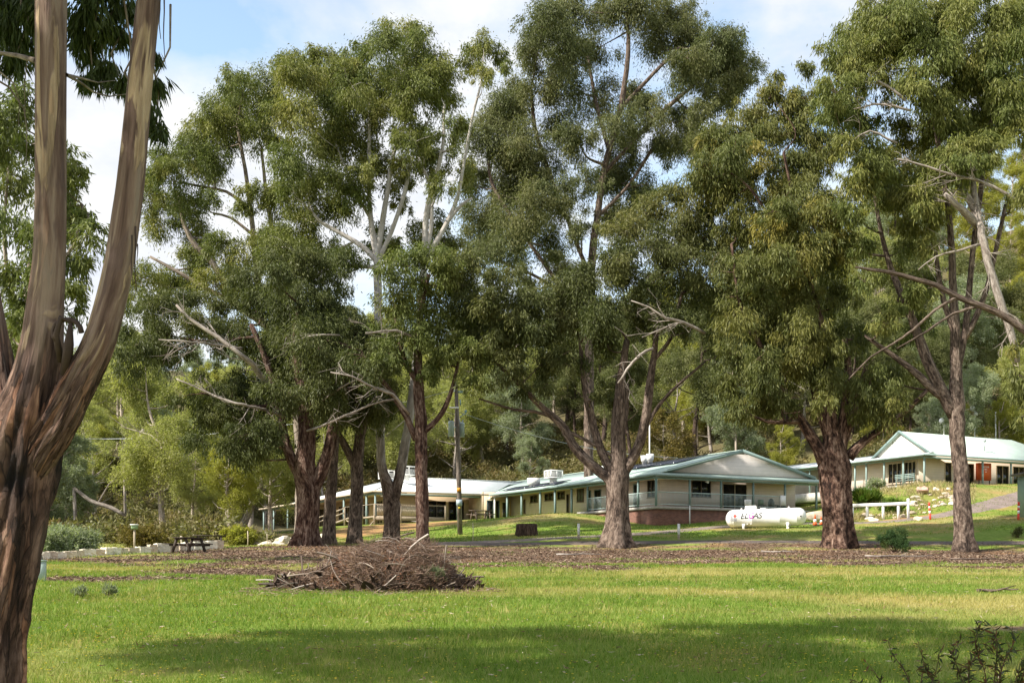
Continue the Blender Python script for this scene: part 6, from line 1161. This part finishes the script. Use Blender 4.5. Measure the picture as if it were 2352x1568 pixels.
R6 = np.where(r.random(n) < .4, r.uniform(.02, .038, n), r.uniform(.009, .02, n)); V, Q = sticks(p, D, L, R6, r, .3, 6); mesh_np('branches', V, Q, island_mat('branch_wood', [(.2, (.10, .072, .055)), (.5, (.24, .19, .15)), (.8, (.42, .36, .31))]), None, o)
p, f, H = pile_pts(5200); k = f > .5; p = p[(f > .42) & (f < .83)]; n = len(p); p[:, 2] += r.uniform(.0, .24, n); D = unit(np.stack([r.normal(size=n), r.normal(size=n), np.abs(r.normal(size=n))*.7], 1)); V, Q = sticks(p, D, r.uniform(.15, .42, n), r.uniform(.0025, .005, n), r, .35); mesh_np('fine_twigs', V, Q, island_mat('fine_twig_wood', [(.1, (.06, .038, .026)), (.5, (.15, .098, .07)), (.9, (.27, .19, .14))]), None, o)
lv = Leaves(56); p, f, H = pile_pts(16000); red = (np.sin(f*23)+r.normal(size=len(f))*.7 > .9); n = len(p); D = unit(r.normal(size=(n, 3))+DOWN*.3); lv.put(p, D, r.uniform(.05, .12, n), r.uniform(.01, .022, n), red*.8)
lv.build('dead_leaves', leafmat('dead_leaf', (.12, .068, .042), (.24, .145, .085), (.38, .26, .17), .2, young=(.40, .15, .075)), o)
sx = r.uniform(xa-.5, xb+.6, 700); sy = d0-1.3+r.normal(size=700)*.8; ps = np.stack([sx, sy, zgs(sx, sy)+.05], 1); Ds = unit(np.stack([r.normal(size=700), r.normal(size=700), r.normal(size=700)*.15], 1)); V, Q = sticks(ps, Ds, r.uniform(.1, .5, 700), r.uniform(.003, .008, 700), r, .3); tag(mesh_np('loose_twigs', V, Q, bpy.data.materials['twig_wood'], None, o), kind='stuff')
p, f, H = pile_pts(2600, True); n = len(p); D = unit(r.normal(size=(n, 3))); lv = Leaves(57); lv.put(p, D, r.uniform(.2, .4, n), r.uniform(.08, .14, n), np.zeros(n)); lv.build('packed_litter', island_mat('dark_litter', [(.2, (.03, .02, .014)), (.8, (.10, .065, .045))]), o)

# ------------------------------------------------------------------ grass, litter, flowers (uncountable)
def fan_points(n, y0, y1, pw, r, margin=1.0):
    y = (y0**pw+(y1**pw-y0**pw)*r.random(n))**(1/pw); x = r.uniform(-1, 1, n)*(.4356*y+margin); return x, y
def blades(n, y0, y1, pw, seed, hmul, name, mat, cond, hrange=(.035, .10), wk=.00055):
    r = np.random.default_rng(seed); x, y = fan_points(n, y0, y1, pw, r); mu = mulch(x, y); keep = cond(x, y, mu, r); x, y = x[keep], y[keep]; n = len(x)
    z = zgs(x, y)-.005; clump = fnoise(x, y, .9); h = r.uniform(*hrange, n)*(.45+1.1*clump)*hmul; w_ = np.maximum(.004, wk*y)*r.uniform(.7, 1.4, n); a = r.uniform(0, 6.28, n); lean = r.normal(size=(n, 2))*.45*h[:, None]
    b = np.stack([x, y, z], 1); s = np.stack([np.cos(a), np.sin(a), np.zeros(n)], 1)*w_[:, None]/2; top = b+np.stack([lean[:, 0], lean[:, 1], h], 1)
    V = np.stack([b-s, b+s, top], 1).reshape(-1, 3); dr = np.clip(dryness(x, y)*.9+(r.random(n) < .10)*.7+.25*(fnoise(x+5, y, 2.5)-.5), 0, 1)
    o = mesh_np(name, V, np.arange(3*n).reshape(-1, 3), mat, attrs={'tint': np.repeat(dr, 3)}); return o
M_grass = leafmat('grass_blades', (.062, .118, .012), (.150, .225, .030), (.235, .305, .062), .35, young=(.42, .36, .14), rough=.6)
tag(blades(430000, 10.5, 44, .55, 71, 1.0, 'grass', M_grass, lambda x, y, mu, r: r.random(len(x)) > mu*1.15), 'short paddock grass', kind='stuff')
tag(blades(150000, 40, 100, .6, 72, 1.2, 'grass', M_grass, lambda x, y, mu, r: (r.random(len(x)) > mu*1.3) & (soil(x, y) < .3) & ~((y > 66.5) & (y < 73.2) & (x > -9)), (.05, .10), .0006), 'grass beyond the trees and on the mound', kind='stuff')
# dry tussocks on the bank
r = np.random.default_rng(74); u = np.concatenate([r.uniform(1960, 2240, 5200), r.uniform(1890, 2140, 1500)]); d = np.concatenate([r.uniform(88, 95.5, 5200), r.uniform(85.5, 88.5, 1500)]); x = (u-1176)*d/F; n = len(x); b = np.stack([x, d, zgs(x, d)], 1)
cl = fnoise(x*3, d*3, 2.0) > .47; b = b[cl]; n = len(b); D = unit(np.stack([r.normal(size=n)*.4, r.normal(size=n)*.4, np.ones(n)], 1)); lv = Leaves(75); lv.put(b, D, r.uniform(.18, .45, n), r.uniform(.03, .06, n), r.random(n)); tag(lv.build('dry_grass', leafmat('straw_grass', (.15, .14, .05), (.27, .23, .10), (.40, .34, .18), .2, young=(.42, .34, .17)), None), 'straw-coloured grass on the rocky bank', kind='stuff')
# bark and leaf litter on the bare ground
r = np.random.default_rng(76); x, y = fan_points(150000, 29, 71, .8, r, 2); mu = mulch(x, y); k = r.random(len(x)) < mu*.9; x, y = x[k], y[k]; n = len(x); b = np.stack([x, y, zgs(x, y)+.02], 1); D = unit(np.stack([r.normal(size=n), r.normal(size=n), r.normal(size=n)*.25], 1)); lv = Leaves(77); lv.put(b, D, r.uniform(.05, .20, n), r.uniform(.015, .035, n)*(.6+y/70), (r.random(n) < .12)*.9)
tag(lv.build('leaf_litter', leafmat('litter', (.05, .03, .021), (.13, .083, .058), (.25, .168, .12), .05, young=(.36, .28, .20), rough=.8), None), 'shed bark and leaf litter under the gums', kind='stuff')
# fallen branches one could pick up
for k, (u, d, L, a, lab) in enumerate([(2065, 53, 3.2, .12, 'long fallen branch on the mulch left of the right-hand trunk'), (2250, 49, 2.4, .05, 'pale fallen stick on the mulch below the right-hand trunk'), (1330, 55, 2.2, .25, 'thin fallen branch beside the roots of the thick grey-brown trunk'), (680, 50, 1.8, .1, 'pale stick lying on bare ground behind the brush pile'), (1790, 60, 1.8, -.1, 'thin stick on the grass left of the rugged trunk'), (2290, 26, .9, .1, 'short pale stick on the grass at right')]):
    g = gnd(u, d); r = np.random.default_rng(200+k); pts = []
    for q in np.linspace(-.5, .5, 7): xx = g[0]+math.cos(a)*L*q; yy = g[1]+math.sin(a)*L*q+r.normal()*.06; pts.append([xx, yy, zg(xx, yy)+.05+r.uniform(0, .05)])
    mb = MB(); mb.tube(pts, np.linspace(.045, .015, 7), 6, .2); mb.tube([pts[3], np.array(pts[3])+np.array([.3, -.3, .12])], [.022, .008], 5); tag(mb.build('fallen_branch', [B_dead, B_grey][k % 2], None, loc=g, smooth=True), lab, 'branch')
# yellow dandelions and cape weed scattered through the grass
r = np.random.default_rng(78); x, y = fan_points(11000, 11.5, 52, .9, r); k = (mulch(x, y) < .25) & (fnoise(x*1.2, y*.8, 3.0)+.25*r.random(len(x)) > .55); x, y = x[k], y[k]; n = len(x); h = r.uniform(.05, .12, n); V = []; Q = []
a = r.uniform(0, 6.28, n); rad = np.maximum(.013, .00062*y)*r.uniform(.7, 1.2, n); c = np.stack([x, y, zgs(x, y)+h], 1)
for j in range(6):
    th = a+j*math.pi/3; V.append(c+np.stack([np.cos(th)*rad, np.sin(th)*rad, .3*rad], 1))
V.append(c+UP*.0-UP*.2*rad[:, None]); V = np.stack(V, 1); base = np.arange(n)[:, None]*7
Q = np.concatenate([base+np.array([[j, (j+1) % 6, 6]]) for j in range(6)], 0)
m, t, b, o = nt('yellow_petals'); b.inputs['Base Color'].default_value = (.75, .56, .02, 1); b.inputs['Roughness'].default_value = .6
tag(mesh_np('yellow_flowers', V.reshape(-1, 3), Q, m), 'tiny yellow flowers all through the grass', kind='stuff')

# taller tufts, seed stalks and weeds breaking up the lawn; a few stray leaves on it
r = np.random.default_rng(81); cx_, cy_ = fan_points(900, 11.5, 44, .7, r); k = (mulch(cx_, cy_) < .3) & (fnoise(cx_+3, cy_, 4.0) > .44); cx_, cy_ = cx_[k], cy_[k]; nb = 26; n = len(cx_)*nb
sp = np.repeat(r.uniform(.05, .16, len(cx_)), nb); x = np.repeat(cx_, nb)+r.normal(size=n)*sp; y = np.repeat(cy_, nb)+r.normal(size=n)*sp; hs = np.repeat(r.uniform(.10, .22, len(cx_)), nb)*r.uniform(.5, 1.2, n); tn = np.clip(np.repeat(r.random(len(cx_))**1.5, nb)*.8+r.random(n)*.15, 0, 1)
D = unit(np.stack([r.normal(size=n)*.4, r.normal(size=n)*.4, np.ones(n)], 1)); lv = Leaves(82); lv.put(np.stack([x, y, zgs(x, y)-.01], 1), D, hs, np.maximum(.006, .0006*y), tn); tag(lv.build('grass_tufts', M_grass, None), 'longer grass tufts and weeds dotted over the lawn', kind='stuff')
x, y = fan_points(2600, 11.5, 40, .7, r); n = len(x); D = unit(np.stack([r.normal(size=n), r.normal(size=n), r.normal(size=n)*.3], 1)); lv = Leaves(83); lv.put(np.stack([x, y, zgs(x, y)+.045], 1), D, r.uniform(.05, .13, n), r.uniform(.012, .022, n), (r.random(n) < .4)*.9); tag(lv.build('fallen_leaves', leafmat('dry_fallen_leaf', (.09, .05, .03), (.20, .12, .07), (.34, .24, .15), .1, young=(.46, .38, .27)), None), 'dry gum leaves scattered over the lawn', kind='stuff')
